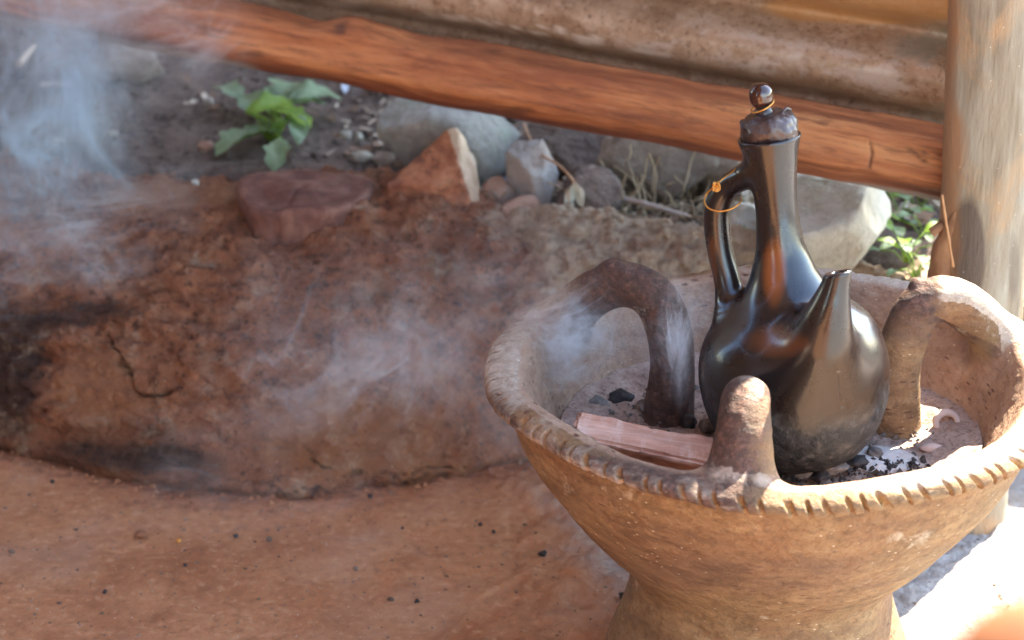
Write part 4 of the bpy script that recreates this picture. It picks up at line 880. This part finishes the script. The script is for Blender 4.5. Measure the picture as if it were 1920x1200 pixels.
# ------------------------------------------------------------------ firewood, embers, charcoal
def woodblock():
    c = [atz(1066, 813, .250), atz(1345, 872, .2385), atz(1364, 827, .2385), atz(1084, 767, .250)]
    nrm = (c[1]-c[0]).cross(c[3]-c[0]).normalized(); th_ = .024
    bm = bmesh.new(); t = [bm.verts.new(p) for p in c]; b = [bm.verts.new(p-nrm*th_+(Vector((0, .004, 0)) if k < 2 else Vector((0, 0, 0)))) for k, p in enumerate(c)]
    bm.faces.new(t); bm.faces.new(b[::-1])
    for k in range(4): bm.faces.new((t[k], b[k], b[(k+1) % 4], t[(k+1) % 4]))
    bmesh.ops.bevel(bm, geom=list(bm.edges), offset=.0022, segments=2, affect='EDGES')
    bmesh.ops.triangulate(bm, faces=bm.faces)
    for _ in range(5):
        le = [e for e in bm.edges if e.calc_length() > .0022]
        if not le: break
        bmesh.ops.subdivide_edges(bm, edges=le, cuts=1); bmesh.ops.triangulate(bm, faces=[f for f in bm.faces if len(f.verts) > 3])
    bm.normal_update(); V = np.array([v.co[:] for v in bm.verts]); d = (c[1]-c[0]).normalized()
    L = V@np.array(d); S = np.stack([L*.3, V@np.array(nrm.cross(d)), V@np.array(nrm)], 1)
    dn = .0012*fbm(S, 130, 4, 4)+.0022*fbm(V, 70, 4, 6, .65)+.0022*fbm(V, 28, 2, 9)
    for v, q in zip(bm.verts, dn): v.co += v.normal*q
    me = bpy.data.meshes.new('split_log'); bm.to_mesh(me); bm.free(); me.polygons.foreach_set('use_smooth', [True]*len(me.polygons))
    V = np.array([v.co[:] for v in me.vertices]); px, py = proj(V); h = (V-np.array(c[0]))@np.array(nrm)
    for n_, a_ in (('char', np.clip(1.0*(1-sstep(1072, 1100, px+ (811-py)*.5))*(py > 798+(px-1067)*.2)+.9*(1-sstep(-.019, -.010, h))*(.5+.6*fbm(V, 60, 3, 2)), 0, 1)), ('side', 1-sstep(-.006, -.002, h))):
        x = me.attributes.new(n_, 'FLOAT', 'POINT'); x.data.foreach_set('value', a_.astype(np.float32))
    m = M('split_firewood', .75); ang = math.atan2(d.y, d.x)
    mp = m.n('ShaderNodeMapping'); m.put(mp.inputs[0], m.pos()); mp.inputs['Rotation'].default_value = (0, 0, -ang); q = mp.outputs[0]
    def sc3(s): 
        x = m.n('ShaderNodeMapping'); m.put(x.inputs[0], q); x.inputs['Scale'].default_value = s; return x.outputs[0]
    g = m.noise(sc3((14, 110, 110)), 1, 5, .6, .3); cr_ = m.noise(sc3((170, 30, 30)), 1, 4, .6, .3); a = m.noise(m.pos(), 40, 5, .6)
    c_ = m.ramp(g, (.3, (.46, .21, .14)), (.5, (.66, .37, .27)), (.7, (.80, .56, .45))); c_ = m.mix(m.mr(cr_, .5, .68, 0, .5), c_, (.80, .62, .54))
    c_ = m.mix(m.attr('side'), c_, m.ramp(g, (.35, (.20, .06, .03)), (.6, (.42, .15, .07)), (.75, (.55, .25, .13))))
    c_ = m.mix(m.mr(m.ma('ADD', m.attr('char'), m.ma('MULTIPLY', m.ma('SUBTRACT', a, .5), .8)), .35, .65), c_, (.018, .013, .014))
    m.bump(g, .0018, .9); m.bump(cr_, .0008, .8)
    o = link('firewood', me, m.done(c_, .72)); tag(o, 'split block of pinkish firewood with a charred end, smoking in the bowl', 'firewood')
woodblock()
MCH = mat_simple('charcoal', (.012, .011, .012), (.05, .046, .045), .7, 120, .002)
MCHA = mat_simple('ash_coated_coal', (.06, .055, .05), (.28, .26, .24), .9, 90, .002)
MOR = mat_simple('orange_bark_chip', (.48, .17, .03), (.72, .33, .07), .7, 90, .001)
def lump(name, p, size, rot, mat, label, cat, seed, group=None, sub=3):
    o = rock(name, Vector(p), 0, size, rot, mat, label, cat, seed, 9, .10, sub, .6)
    if group: o['group'] = group
    return o
lump('bark_chip', atz(1240, 884, .222), (.040, .014, .012), (0, 0, -12), MOR, 'orange bark chip lying under the left half of the firewood', 'bark', 3)
lump('bark_chip', atz(1298, 890, .220), (.022, .012, .010), (0, 0, 8), MOR, 'orange bark chip next to the base of the front pot support', 'bark', 5)
lump('bark_chip', atz(1494, 874, .209), (.005, .005, .007), (0, 0, 8), MOR, 'tiny orange chip between the front support and the pot base', 'bark', 6)
for k, (a, b, s, m_, lb) in enumerate(((1510, 882, (.03, .02, .012), MCHA, 'ash grey coal under the front left edge of the coffee pot'), (1560, 876, (.035, .018, .010), MCHA, 'long grey coal tucked under the front of the pot'), (1600, 866, (.025, .02, .010), MCH, 'black charcoal piece under the right of the pot base'),
                                   (1535, 890, (.022, .014, .008), MCH, 'black coal against the inner rim in front of the pot'), (1760, 775, (.013, .012, .010), MCH, 'small black charcoal lump behind the pale curl at the right in the bowl'), (1640, 850, (.016, .012, .008), MCHA, 'grey ember lump in the white ash right of the pot'))):
    lump('charcoal', atz(a, b, .208), s, (0, 0, 23*k), m_, lb, 'charcoal', 70+k)
def scatter_bits(name, pts, smin_, smax_, mat, label, cat, seed, flat=.5, rise=0.0):
    r = np.random.default_rng(seed); base = np.array([(1, 0, 0), (-.5, .87, 0), (-.5, -.87, 0), (.1, .1, 1), (0, 0, -.6)]); f = np.array([(0, 1, 3), (1, 2, 3), (2, 0, 3), (1, 0, 4), (2, 1, 4), (0, 2, 4)])
    V = []; Fs = []
    for i, p in enumerate(pts):
        s = r.uniform(smin_, smax_)*r.uniform(.5, 1); b = base*np.array([1, r.uniform(.5, 1), flat])*s*r.uniform(.7, 1.3, (5, 1)); a = r.uniform(0, 6.28); ca, sa = math.cos(a), math.sin(a)
        V.append(np.stack([b[:, 0]*ca-b[:, 1]*sa, b[:, 0]*sa+b[:, 1]*ca, b[:, 2]], 1)+p); Fs.append(f+5*i)
    o = link(name, mesh_np(name, np.concatenate(V), np.concatenate(Fs), smooth=False), mat); tag(o, label, cat, kind='stuff'); return o
for k, (a, b, s, lb) in enumerate(((1120, 755, (.020, .016, .012), 'grey ember lump behind the left end of the firewood'), (1165, 745, (.026, .018, .014), 'black ember lump in the row behind the firewood, second from the left'), (1215, 760, (.022, .018, .012), 'dark ember lump under the smoke, left of the pot support leg'), (1290, 790, (.016, .014, .010), 'small dark ember between the firewood and the pot'), (1330, 800, (.018, .014, .012), 'dark ember right at the side of the coffee pot'))):
    lump('ember', atz(a, b, .207), s, (0, 10, 37*k), MCH if k % 2 else MCHA, lb, 'ember', 170+k)
pts = np.stack([rng.uniform(-.14, .14, 900), rng.uniform(-.12, .12, 900), np.zeros(900)], 1); pts = pts[np.hypot(pts[:, 0], pts[:, 1]/.88) < .135]+np.array([BC.x, BC.y, .2055]); scatter_bits('ash_bits', pts, .001, .004, MCHA, 'crumbs of grey ash and charcoal lying over the ash bed', 'ash', 71, .8)
pts = np.stack([rng.uniform(-.02, .11, 500), rng.uniform(-.115, -.03, 500), np.zeros(500)], 1); pts = pts[np.hypot(pts[:, 0], pts[:, 1]/.88) < .125]+np.array([BC.x, BC.y, .2065]); scatter_bits('coal_bits', pts, .001, .005, MCH, 'black crumbs of charcoal at the foot of the coffee pot', 'charcoal', 72, .8)
def curl():
    t = np.linspace(0, 1.5*np.pi, 30); c = atz(1775, 795, .210)
    pts = np.stack([c.x+.008*np.cos(t), c.y+.004*np.sin(t), c.z+.0065*np.sin(t)+.001], 1)
    o = link('dry_peel', tube_mesh('dry_peel', pts, np.interp(t, [0, 2, 4.7], [.0022, .003, .0014]), 10, noise=.15, nscale=150, squash=.6), mat_simple('pale_peel', (.50, .38, .32), (.64, .52, .45), .8, 80, .0008))
    tag(o, 'pale curled dry peel lying in the ash at the right of the bowl', 'peel')
    c2 = atz(1745, 838, .206)
    lump('ash_crust', c2, (.018, .012, .007), (0, 0, 20), mat_simple('ash_crust', (.48, .36, .31), (.62, .50, .45), .9, 60, .002), 'flat flake of pinkish ash crust below the curled peel', 'ash', 91)
curl()
print('brazier contents ok')

# ------------------------------------------------------------------ crumbs on the floor
cr_spec = [(262, 1002, .011, MRred, 'dark red clod of earth on the floor, largest of the crumbs at the left'), (335, 1013, .006, MOR, 'small orange brown crumb right of the red clod'), (442, 1004, .006, MCH, 'grey black crumb in a row below the bench'), (505, 1010, .007, MRbrown, 'brown crumb at the right end of the row below the bench'),
           (694, 930, .006, MCH, 'dark crumb touching the foot of the bench'), (1017, 1038, .0085, MCH, 'black charcoal bit on the floor left of the brazier'), (900, 983, .005, MCH, 'dark crumb between the bench and the black charcoal bit'), (925, 996, .0045, MCH, 'tiny dark crumb just above the black charcoal bit'),
           (667, 1066, .0055, MRbrown, 'brown crumb in the middle of the open floor'), (733, 1124, .006, MRbrown, 'brown crumb beside pale flecks near the bottom edge'), (782, 1127, .005, MCH, 'dark crumb with a pale fleck near the bottom edge'), (196, 1110, .0055, MCH, 'lone black crumb at the lower left by the trowel ridge'),
           (347, 1059, .004, MCH, 'tiny black crumb below the orange one'), (22, 1034, .006, MRbrown, 'brown crumb at the left edge of the floor'), (1108, 978, .004, MCH, 'tiny dark crumb beside the bowl of the brazier'), (98, 903, .005, MCH, 'dark crumb at the upper left of the floor'), (755, 990, .004, MCH, 'small dark crumb between bench and ridge')]
for k, (a, b, s, m_, lb) in enumerate(cr_spec):
    lump('crumb', atz(a, b, s*.25), (s, s*.8, s*.7), (0, 0, 40*k), m_, lb, 'crumb', 200+k)
p0 = atz(1175, 1116, .003)
tag(link('charcoal_stick', tube_mesh('charcoal_stick', [(p0.x-.006, p0.y-.001, .003), (p0.x, p0.y, .0035), (p0.x+.006, p0.y+.002, .003)], .0024, 10, noise=.3, nscale=300), MCH), 'short black charcoal stick beside the foot of the brazier', 'charcoal')
# tiny grit scattered over the floor: uncountable
pts = np.stack([rng.uniform(-.6, .7, 2600), rng.uniform(1.15, 1.78, 2600), np.zeros(2600)], 1); pts[:, 2] = floor_z(pts)+.0002
scatter_bits('grit', pts, .0006, .0030, MRbrown, 'fine dark grit scattered over the clay floor', 'grit', 3)
nb_ = 350; bx_ = rng.uniform(-.62, .35, nb_); by_ = np.interp(bx_, FWX, FWY)-np.abs(rng.normal(0, .02, nb_))
pts = np.stack([bx_, by_, np.zeros(nb_)], 1); pts[:, 2] = floor_z(pts)+.001
scatter_bits('mud_crumbs', pts, .001, .005, MRred, 'red mud crumbs fallen along the foot of the bench', 'mud crumbs', 46, .8)
pts = np.stack([rng.uniform(-.6, .7, 500), rng.uniform(1.15, 1.78, 500), np.zeros(500)], 1); pts[:, 2] = floor_z(pts)+.0002
scatter_bits('pale_grit', pts, .0006, .0016, MRpale, 'pale flecks of grit scattered over the clay floor', 'grit', 4)

# ------------------------------------------------------------------ yard: litter, plants, sticks
def ground_pts(n, xr, yr, seed, mask=None):
    r = np.random.default_rng(seed); p = np.stack([r.uniform(*xr, n), r.uniform(*yr, n), np.zeros(n)], 1); p = p[p[:, 1] > np.interp(p[:, 0], RW[:, 0], RW[:, 1])+.055]
    if mask is not None: p = p[mask(p) > r.uniform(0, 1, len(p))]
    p[:, 2] = yard_z(p); return p
def lit_mask(p):
    px, py = proj(p); return .035+.965*np.clip(sstep(600, 740, px)+0, 0, 1)
ML1 = mat_simple('dry_leaf_pale', (.33, .25, .17), (.55, .46, .36), .8, 30, 0, obj=False)
ML2 = mat_simple('dry_leaf_brown', (.11, .065, .04), (.26, .16, .10), .8, 30, 0, obj=False)
ML3 = mat_simple('grey_plastic_scrap', (.36, .42, .50), (.58, .63, .70), .5, 30, 0, obj=False)
def leaflets(name, pts, s0, s1, mat, label, cat, seed, asp=.45):
    r = np.random.default_rng(seed); V = []; Fs = []; o5 = np.array([(-1, 0), (-.3, .9), (.5, .7), (1.1, 0), (.4, -.8), (-.4, -.8)])
    for i, p in enumerate(pts):
        s = r.uniform(s0, s1); a = r.uniform(0, 6.28); q = o5*np.array([1, asp*r.uniform(.6, 1.5)])*s; tz, ty = r.uniform(-.6, .6, 2)
        ca, sa = math.cos(a), math.sin(a); z = q[:, 0]*tz+q[:, 1]*ty+.25*s*(np.abs(q[:, 1])/s)**2
        v = np.stack([q[:, 0]*ca-q[:, 1]*sa, q[:, 0]*sa+q[:, 1]*ca, z-z.min()+.001], 1)+p; V.append(v); Fs.append(np.array([(0, 1, 2, 3), (0, 3, 4, 5)])+6*i)
    o = link(name, mesh_np(name, np.concatenate(V), np.concatenate(Fs), smooth=False), mat); tag(o, label, cat, kind='stuff')
leaflets('leaf_litter', ground_pts(5200, (-.7, 1.0), (1.85, 2.7), 11, lit_mask), .003, .010, ML1, 'pale dry leaf litter strewn over the yard', 'leaf litter', 12)
leaflets('brown_litter', ground_pts(5200, (-.7, 1.0), (1.85, 2.7), 13, lit_mask), .003, .013, ML2, 'brown dead leaves strewn over the yard', 'leaf litter', 14)
leaflets('scraps', ground_pts(130, (-.25, .9), (1.9, 2.6), 15, lit_mask), .005, .012, ML3, 'bluish grey scraps lying among the dead leaves', 'litter', 16)
pts = ground_pts(6000, (-.9, .9), (1.9, 2.9), 17); scatter_bits('soil_clods', pts, .002, .009, MY, 'small dark clods and crumbs of soil over the yard', 'soil', 18, .7)
def stalks(name, spec, rad, mat, label, cat, seed):
    r = np.random.default_rng(seed); V = []; Fs = []; k = 0
    for p, d, L in spec:
        m_ = 6; q = [p+d*L*t+Vector((0, 0, -.5*L*t*t*abs(d.x))) + Vector(r.normal(0, .02*L, 3)) for t in np.linspace(0, 1, m_)]
        for j, c in enumerate(q):
            for a in range(3): V.append((c.x+rad*math.cos(a*2.09), c.y+rad*math.sin(a*2.09)*.6, c.z+rad*math.sin(a*2.09)*.8))
        for j in range(m_-1):
            for a in range(3): Fs.append((k+j*3+a, k+j*3+(a+1) % 3, k+j*3+3+(a+1) % 3, k+j*3+3+a))
        k += m_*3
    o = link(name, mesh_np(name, np.array(V), np.array(Fs)), mat); tag(o, label, cat, kind='stuff')
sp1 = []; r_ = np.random.default_rng(5)
for i in range(700):
    px_ = r_.uniform(1120, 1420) if i < 520 else r_.uniform(1640, 1780); D = r_.uniform(1.88, 2.06) if i < 520 else r_.uniform(1.9, 2.3); x = (px_-960)/F*(D*cp+.76*sp); p = Vector((x, D, .17))
    d = Vector((r_.normal(0, .8), r_.normal(0, .5), abs(r_.normal(.35, .5))+.05)).normalized(); sp1.append((p, d, r_.uniform(.02, .075)))
MSTR = mat_simple('straw', (.30, .22, .13), (.52, .42, .28), .8, 40, 0, obj=False)
stalks('dry_grass', sp1, .0010, MSTR, 'tangle of dry grass and fine twigs between the rocks', 'dry grass', 6)
def stick(name, pts, rad, mat, label, cat='twig', n=10):
    c = catmull([tuple(p) for p in pts], 6); o = link(name, tube_mesh(name, c, np.linspace(rad, rad*.6, len(c)), n, noise=.15, nscale=120), mat); return tag(o, label, cat)
MTW = mat_simple('grey_twig', (.28, .22, .19), (.46, .39, .34), .8, 60, .0005)
stick('twig', [yat(1160, 372, .022), yat(1210, 382, .018), yat(1255, 395, .014), yat(1292, 406, .012)], .0028, MTW, 'bare grey twig lying on the litter left of the pot handle')
stick('twig', [yat(1140, 290, .006), yat(1148, 335, .006), yat(1160, 372, .022)], .0013, MTW, 'thin upright twig rising from the end of the bare grey twig')
stick('twig', [yat(1040, 385, .006), yat(1095, 388, .006), yat(1130, 386, .006)], .0016, MTW, 'short pale twig lying before the dark rounded stone')
fw = thing('withered_flower', 'withered pale flower hanging on a thin curved brown stalk', 'flower', at(982, 232, 1.99))
def rel(o, pts): return [p-o.location for p in pts]
c = catmull([tuple(p) for p in rel(fw, [at(982, 232, 1.99), at(995, 262, 1.96), at(1015, 290, 1.92), at(1045, 308, 1.895), at(1068, 330, 1.88), at(1078, 345, 1.875)])], 8)
link('stalk', tube_mesh('stalk', c, .0013, 8), mat_simple('brown_stalk', (.30, .17, .09), (.45, .28, .17), .7, 50, 0), fw)
pet = []
MPET = mat_simple('withered_petal', (.62, .58, .44), (.78, .76, .64), .7, 60, .0005)
def leafmesh(name, L, Wd, lobes=0, curl=.3, n=14, seed=0, fold=.25):
    r = np.random.default_rng(seed); V = []; m_ = 7
    for i in range(n+1):
        t = i/n; w_ = Wd*(math.sin(math.pi*min(1, t*.95+.03))**.75)
        if lobes: w_ *= .62+.38*abs(math.sin(lobes*math.pi*t+.4))+.06*math.sin(11*t*3)
        for j in range(m_):
            s = (j/(m_-1)-.5)*2; V.append((s*w_/2, L*t+abs(s)*w_*.12*(lobes > 0), fold*abs(s)*w_*.5-curl*L*t*t+.03*L*math.sin(t*9+s*3)))
    F_ = [tuple(q) for q in grid_faces(n+1, m_)]; me = bpy.data.meshes.new(name); me.from_pydata(V, [], F_); me.polygons.foreach_set('use_smooth', [True]*len(F_)); return me
for k in range(6):
    o = link('petal', leafmesh('petal', .022, .009, 0, .5, 8, k), MPET, fw); o.location = at(1077, 343, 1.875)-fw.location; o.rotation_euler = (R(-75+k*9), R(-30+k*14), R(-30+30*k))
# green leafy plants
def mat_leaf(name, c1, c2, back):
    m = M(name, .5); p = m.pos(True); a = m.noise(p, 60, 4, .6); c = m.ramp(a, (.35, c1), (.65, c2)); m.bump(m.noise(p, 140, 4), .001, .6)
    r = m.done(c, .42, Subsurface_Weight=0.0)
    tr = m.n('ShaderNodeBsdfTranslucent'); m.put(tr.inputs[0], back); mx = m.n('ShaderNodeMixShader'); mx.inputs[0].default_value = .35
    m.t.links.new(m.b.outputs[0], mx.inputs[1]); m.t.links.new(tr.outputs[0], mx.inputs[2]); m.t.links.new(mx.outputs[0], m.out.inputs[0]); return m.m
MG1 = mat_leaf('soft_green_leaf', (.17, .27, .15), (.30, .42, .27), (.2, .35, .12)); MG2 = mat_leaf('bright_green_leaf', (.13, .26, .03), (.24, .38, .06), (.22, .36, .05))
plant = thing('leafy_plant', 'low green weed with big lobed leaves in the yard below the rail', 'plant', yat(520, 262))
lv = [((545, 172), 2.19, .075, .050, 80, MG1, 5, -20), ((590, 178), 2.17, .055, .040, 30, MG1, 3, -30), ((470, 195), 2.17, .060, .035, 105, MG1, 2, -15), ((520, 195), 2.15, .055, .035, 75, MG1, 2, 0), ((505, 205), 2.13, .050, .040, 20, MG2, 3, -15), ((545, 215), 2.12, .050, .032, -35, MG2, 3, -30),
      ((430, 175), 2.19, .045, .032, 130, MG1, 2, -10), ((450, 255), 2.10, .055, .045, 215, MG1, 4, -40), ((560, 225), 2.11, .050, .022, -80, MG1, 2, -50), ((520, 275), 2.07, .045, .028, -95, MG1, 3, -55), ((485, 250), 2.10, .045, .040, 200, MG1, 4, -30), ((560, 200), 2.16, .05, .045, 10, MG1, 4, -10)]
for k, ((a, b), D, L, Wd, rz, mt, lb, rx) in enumerate(lv):
    b0 = yat(510+(a-510)*.35, 240+(b-240)*.3, .02); p = yat(a, b, .026+.008*math.sin(k*1.7))
    o = link('leaf', leafmesh('leaf', L*1.0, Wd*1.05, lb, .35, 16, k), mt, plant); d = Vector((math.cos(R(rz)), math.sin(R(rz)), 0))
    o.location = p-d*L*.5-plant.location; o.rotation_euler = (R(25+rx*.5), R(10*math.sin(k*2.1)), R(rz-90))
    link('stem', tube_mesh('stem', catmull([tuple(yat(512, 262)-plant.location+Vector((0, 0, -.005))), tuple((b0-plant.location)), tuple(o.location)], 6), .0016, 8), MG2, plant)
for k, (a, b, D, n_, lbl) in enumerate(((1690, 395, 2.1, 5, 'small green weed close under the rail beside the post'), (1700, 470, 2.0, 9, 'ground weed with small glossy leaves between the pale boulder and the post'), (1735, 430, 2.04, 7, 'green weed half hidden behind the bark of the post'), (1392, 428, 1.86, 4, 'thin green weed seen through the pot handle'), (1650, 372, 2.2, 5, 'bright green weed at the top right of the pale boulder'), (1720, 375, 2.16, 5, 'pale green weed right under the grey end of the rail'), (1380, 310, 2.3, 3, 'sparse green weed in front of the tan rock'), (1718, 500, 1.95, 6, 'low green weed next to the foot of the post, just above the brazier'))):
    c0 = yat(a, b, .008); w_ = thing('small_weed', lbl, 'plant', c0)
    for j in range(n_):
        an = 2*math.pi*j/n_+k; L = .014+.008*((j*7) % 3)/2; o = link('leaf', leafmesh('leaf', L, L*.62, 0, .4, 8, j), MG1 if (j+k) % 3 else MG2, w_)
        o.location = (.016*math.cos(an)*(1+.5*(j % 2)), .014*math.sin(an), .008*(j % 3)); o.rotation_euler = (R(20+8*(j % 3)), 0, an-1.57)
        link('stem', tube_mesh('stem', [(0, 0, -.012), (.5*o.location.x, .5*o.location.y, o.location.z*.5), tuple(o.location)], .0007, 6), MG2, w_)
for k, (a, b, D, s, m_, lb) in enumerate(((110, 267, 2.14, (.014, .01, .010), MRpale, 'white pebble in the dark yard soil at the left'), (385, 276, 2.12, (.022, .016, .014), MRpink, 'buff pebble left of the green weed'), (210, 252, 2.16, (.018, .012, .009), MRtan, 'tan pebble in the middle of the dark soil'), (392, 190, 2.32, (.014, .012, .014), MRblue, 'whitish pebble at the tip of the left leaf'),
                                   (650, 253, 2.15, (.018, .012, .010), MRpale, 'pale pebble right of the green weed'), (672, 262, 2.13, (.010, .010, .022), MRpale, 'upright white shard right of the green weed'), (680, 295, 2.09, (.022, .012, .014), MRpale, 'pale chip of stone behind the round stump'), (365, 343, 1.995, (.010, .008, .008), MRpale, 'tiny white pebble on the bench edge left of the stump'))):
    lump('pebble', yat(a, b, .002), s, (0, 0, 31*k), m_, lb, 'pebble', 300+k)
stick('wood_chip', [yat(37, 120, .01), yat(50, 103, .01), yat(64, 86, .01)], .0045, mat_simple('pale_chip', (.50, .36, .25), (.68, .52, .38), .8, 40, 0), 'pale wood chip standing out in the smoke at the upper left')
stick('wood_chip', [yat(75, 160, .004), yat(100, 158, .004), yat(135, 157, .004)], .004, mat_simple('pale_chip2', (.40, .30, .24), (.55, .42, .34), .8, 40, 0), 'flat pale wood chip lying in the dark yard at the left')

# ------------------------------------------------------------------ clay jar close to the lens, lower right
jt = at(1892, 1124, .36)
jar = thing('clay_jar', 'out of focus orange brown clay jar top close to the lens, lower right corner', 'jar', (jt.x+.008, .36, 0))
MJ = mat_simple('orange_clay', (.26, .10, .045), (.34, .14, .065), .85, 30, .002)
H = jt.z
lath('body', [(.03, .001), (.06, .004), (.09, .08), (.11, .2), (.10, .34), (.06, .44), (.035, H-.105), (.036, H-.085), (.034, H-.078)], 64, MJ, jar)
lath('lid', [(.036, H-.080), (.037, H-.074), (.034, H-.062), (.027, H-.035), (.017, H-.012), (.008, H-.003), (.0005, H)], 64, MJ, jar)
print('objects ok')

# ------------------------------------------------------------------ smoke
def smoke(name, c, size, rot, dens, label, wisp=6.0, stretch=(1, 1, 2), seed=0, lo=.45, hi=.7, col=(.84, .93, 1.0), warp=1.1, soft=.22):
    bm = bmesh.new(); bmesh.ops.create_icosphere(bm, subdivisions=4, radius=1); me = bpy.data.meshes.new(name); bm.to_mesh(me); bm.free()
    o = link(name, me); o.location = c; o.scale = size; o.rotation_euler = [R(a) for a in rot]
    m = bpy.data.materials.new(name+'_air'); m.use_nodes = True; t = m.node_tree; t.nodes.clear(); h = M.__new__(M); h.m = m; h.t = t; h.h = None
    out = h.n('ShaderNodeOutputMaterial'); pv = h.n('ShaderNodeVolumePrincipled'); t.links.new(pv.outputs[0], out.inputs['Volume'])
    ob = h.pos(True); ln = h.n('ShaderNodeVectorMath', operation='LENGTH'); h.put(ln.inputs[0], ob); fall = h.mr(ln.outputs['Value'], .98, .25, 0, 1)
    wp = h.pos(loc=(seed*3.1, seed*1.7, seed*.9))
    mp = h.n('ShaderNodeMapping'); h.put(mp.inputs[0], wp); mp.inputs['Rotation'].default_value = (0, R(rot[1]), 0); mp.inputs['Scale'].default_value = tuple(1/s for s in stretch)
    n1 = h.noise(mp.outputs[0], wisp, 5, .55, warp); n2 = h.noise(mp.outputs[0], wisp*.35, 2, .5)
    rg = h.ma('ABSOLUTE', h.ma('SUBTRACT', h.noise(mp.outputs[0], wisp*.8, 4, .5, warp*1.5), .5)); rg = h.mr(rg, .035, 0, 0, 1)
    rg2 = h.ma('ABSOLUTE', h.ma('SUBTRACT', h.noise(mp.outputs[0], wisp*1.7, 3, .5, warp*2.5), .5)); rg2 = h.mr(rg2, .03, 0, 0, 1); rg = h.ma('ADD', h.ma('POWER', rg, 1.5), h.ma('MULTIPLY', rg2, .7))
    d = h.ma('ADD', h.ma('MULTIPLY', h.mr(n1, lo, hi), soft), h.ma('MULTIPLY', rg, h.mr(n1, lo-.08, hi-.08))); d = h.ma('MULTIPLY', d, h.mr(n2, .44, .62)); d = h.ma('MULTIPLY', d, h.ma('POWER', fall, 1.0))
    pv.inputs['Color'].default_value = (*col, 1); pv.inputs['Anisotropy'].default_value = .1; h.put(pv.inputs['Density'], h.ma('MULTIPLY', d, dens))
    me.materials.append(m); tag(o, label, 'smoke', kind='stuff'); return o
smoke('smoke', at(1200, 700, 1.42), (.115, .05, .085), (0, 10, 0), 230, 'white smoke curling up off the firewood inside the brazier', 22, (1.6, 1, 1.6), 1)
smoke('smoke_wisp', at(1285, 650, 1.33), (.022, .014, .060), (0, -6, 0), 170, 'thin bright wisp of smoke in front of the left pot support', 45, (.7, 1, 3), 2, .42, .62)
smoke('smoke_curl', at(1335, 750, 1.31), (.032, .014, .030), (0, 20, 0), 110, 'bluish smoke curl between the coffee pot and the front support', 40, (1, 1, 1.5), 3, .42, .62)
smoke('drifting_smoke', at(860, 680, 1.58), (.24, .06, .17), (0, 10, 0), 50, 'faint smoke drifting left from the brazier across the bench', 10, (1.4, 1, 1.6), 4, .50, .72)
smoke('low_smoke', at(420, 930, 1.55), (.24, .06, .09), (0, 0, 0), 22, 'thin low smoke hanging over the floor at the left', 11, (2, 1, 1), 5)
smoke('fire_smoke', at(-20, 170, 1.95), (.17, .12, .26), (0, 12, 0), 105, 'thick bluish smoke rising at the upper left corner', 8, (1, 1, 1.8), 6, .40, .66, (.70, .88, 1.0))
smoke('rail_smoke', at(200, 30, 1.95), (.17, .08, .09), (0, 15, 0), 26, 'grey violet smoke veiling the left end of the rail', 9, (1.5, 1, 1), 7, .40, .66, (.92, .95, 1.0))
smoke('bench_smoke', at(90, 420, 1.82), (.17, .08, .12), (0, -30, 0), 60, 'streaky smoke passing over the left part of the bench', 14, (2, 1, 1), 8, .44, .68, (.80, .92, 1.0))
smoke('smoke_veil', at(600, 560, 1.64), (.24, .05, .15), (0, -12, 0), 26, 'thin veil of smoke in front of the middle of the mud bench', 12, (1.3, 1, 1.8), 9, .48, .70, (.80, .92, 1.0))
print('done')
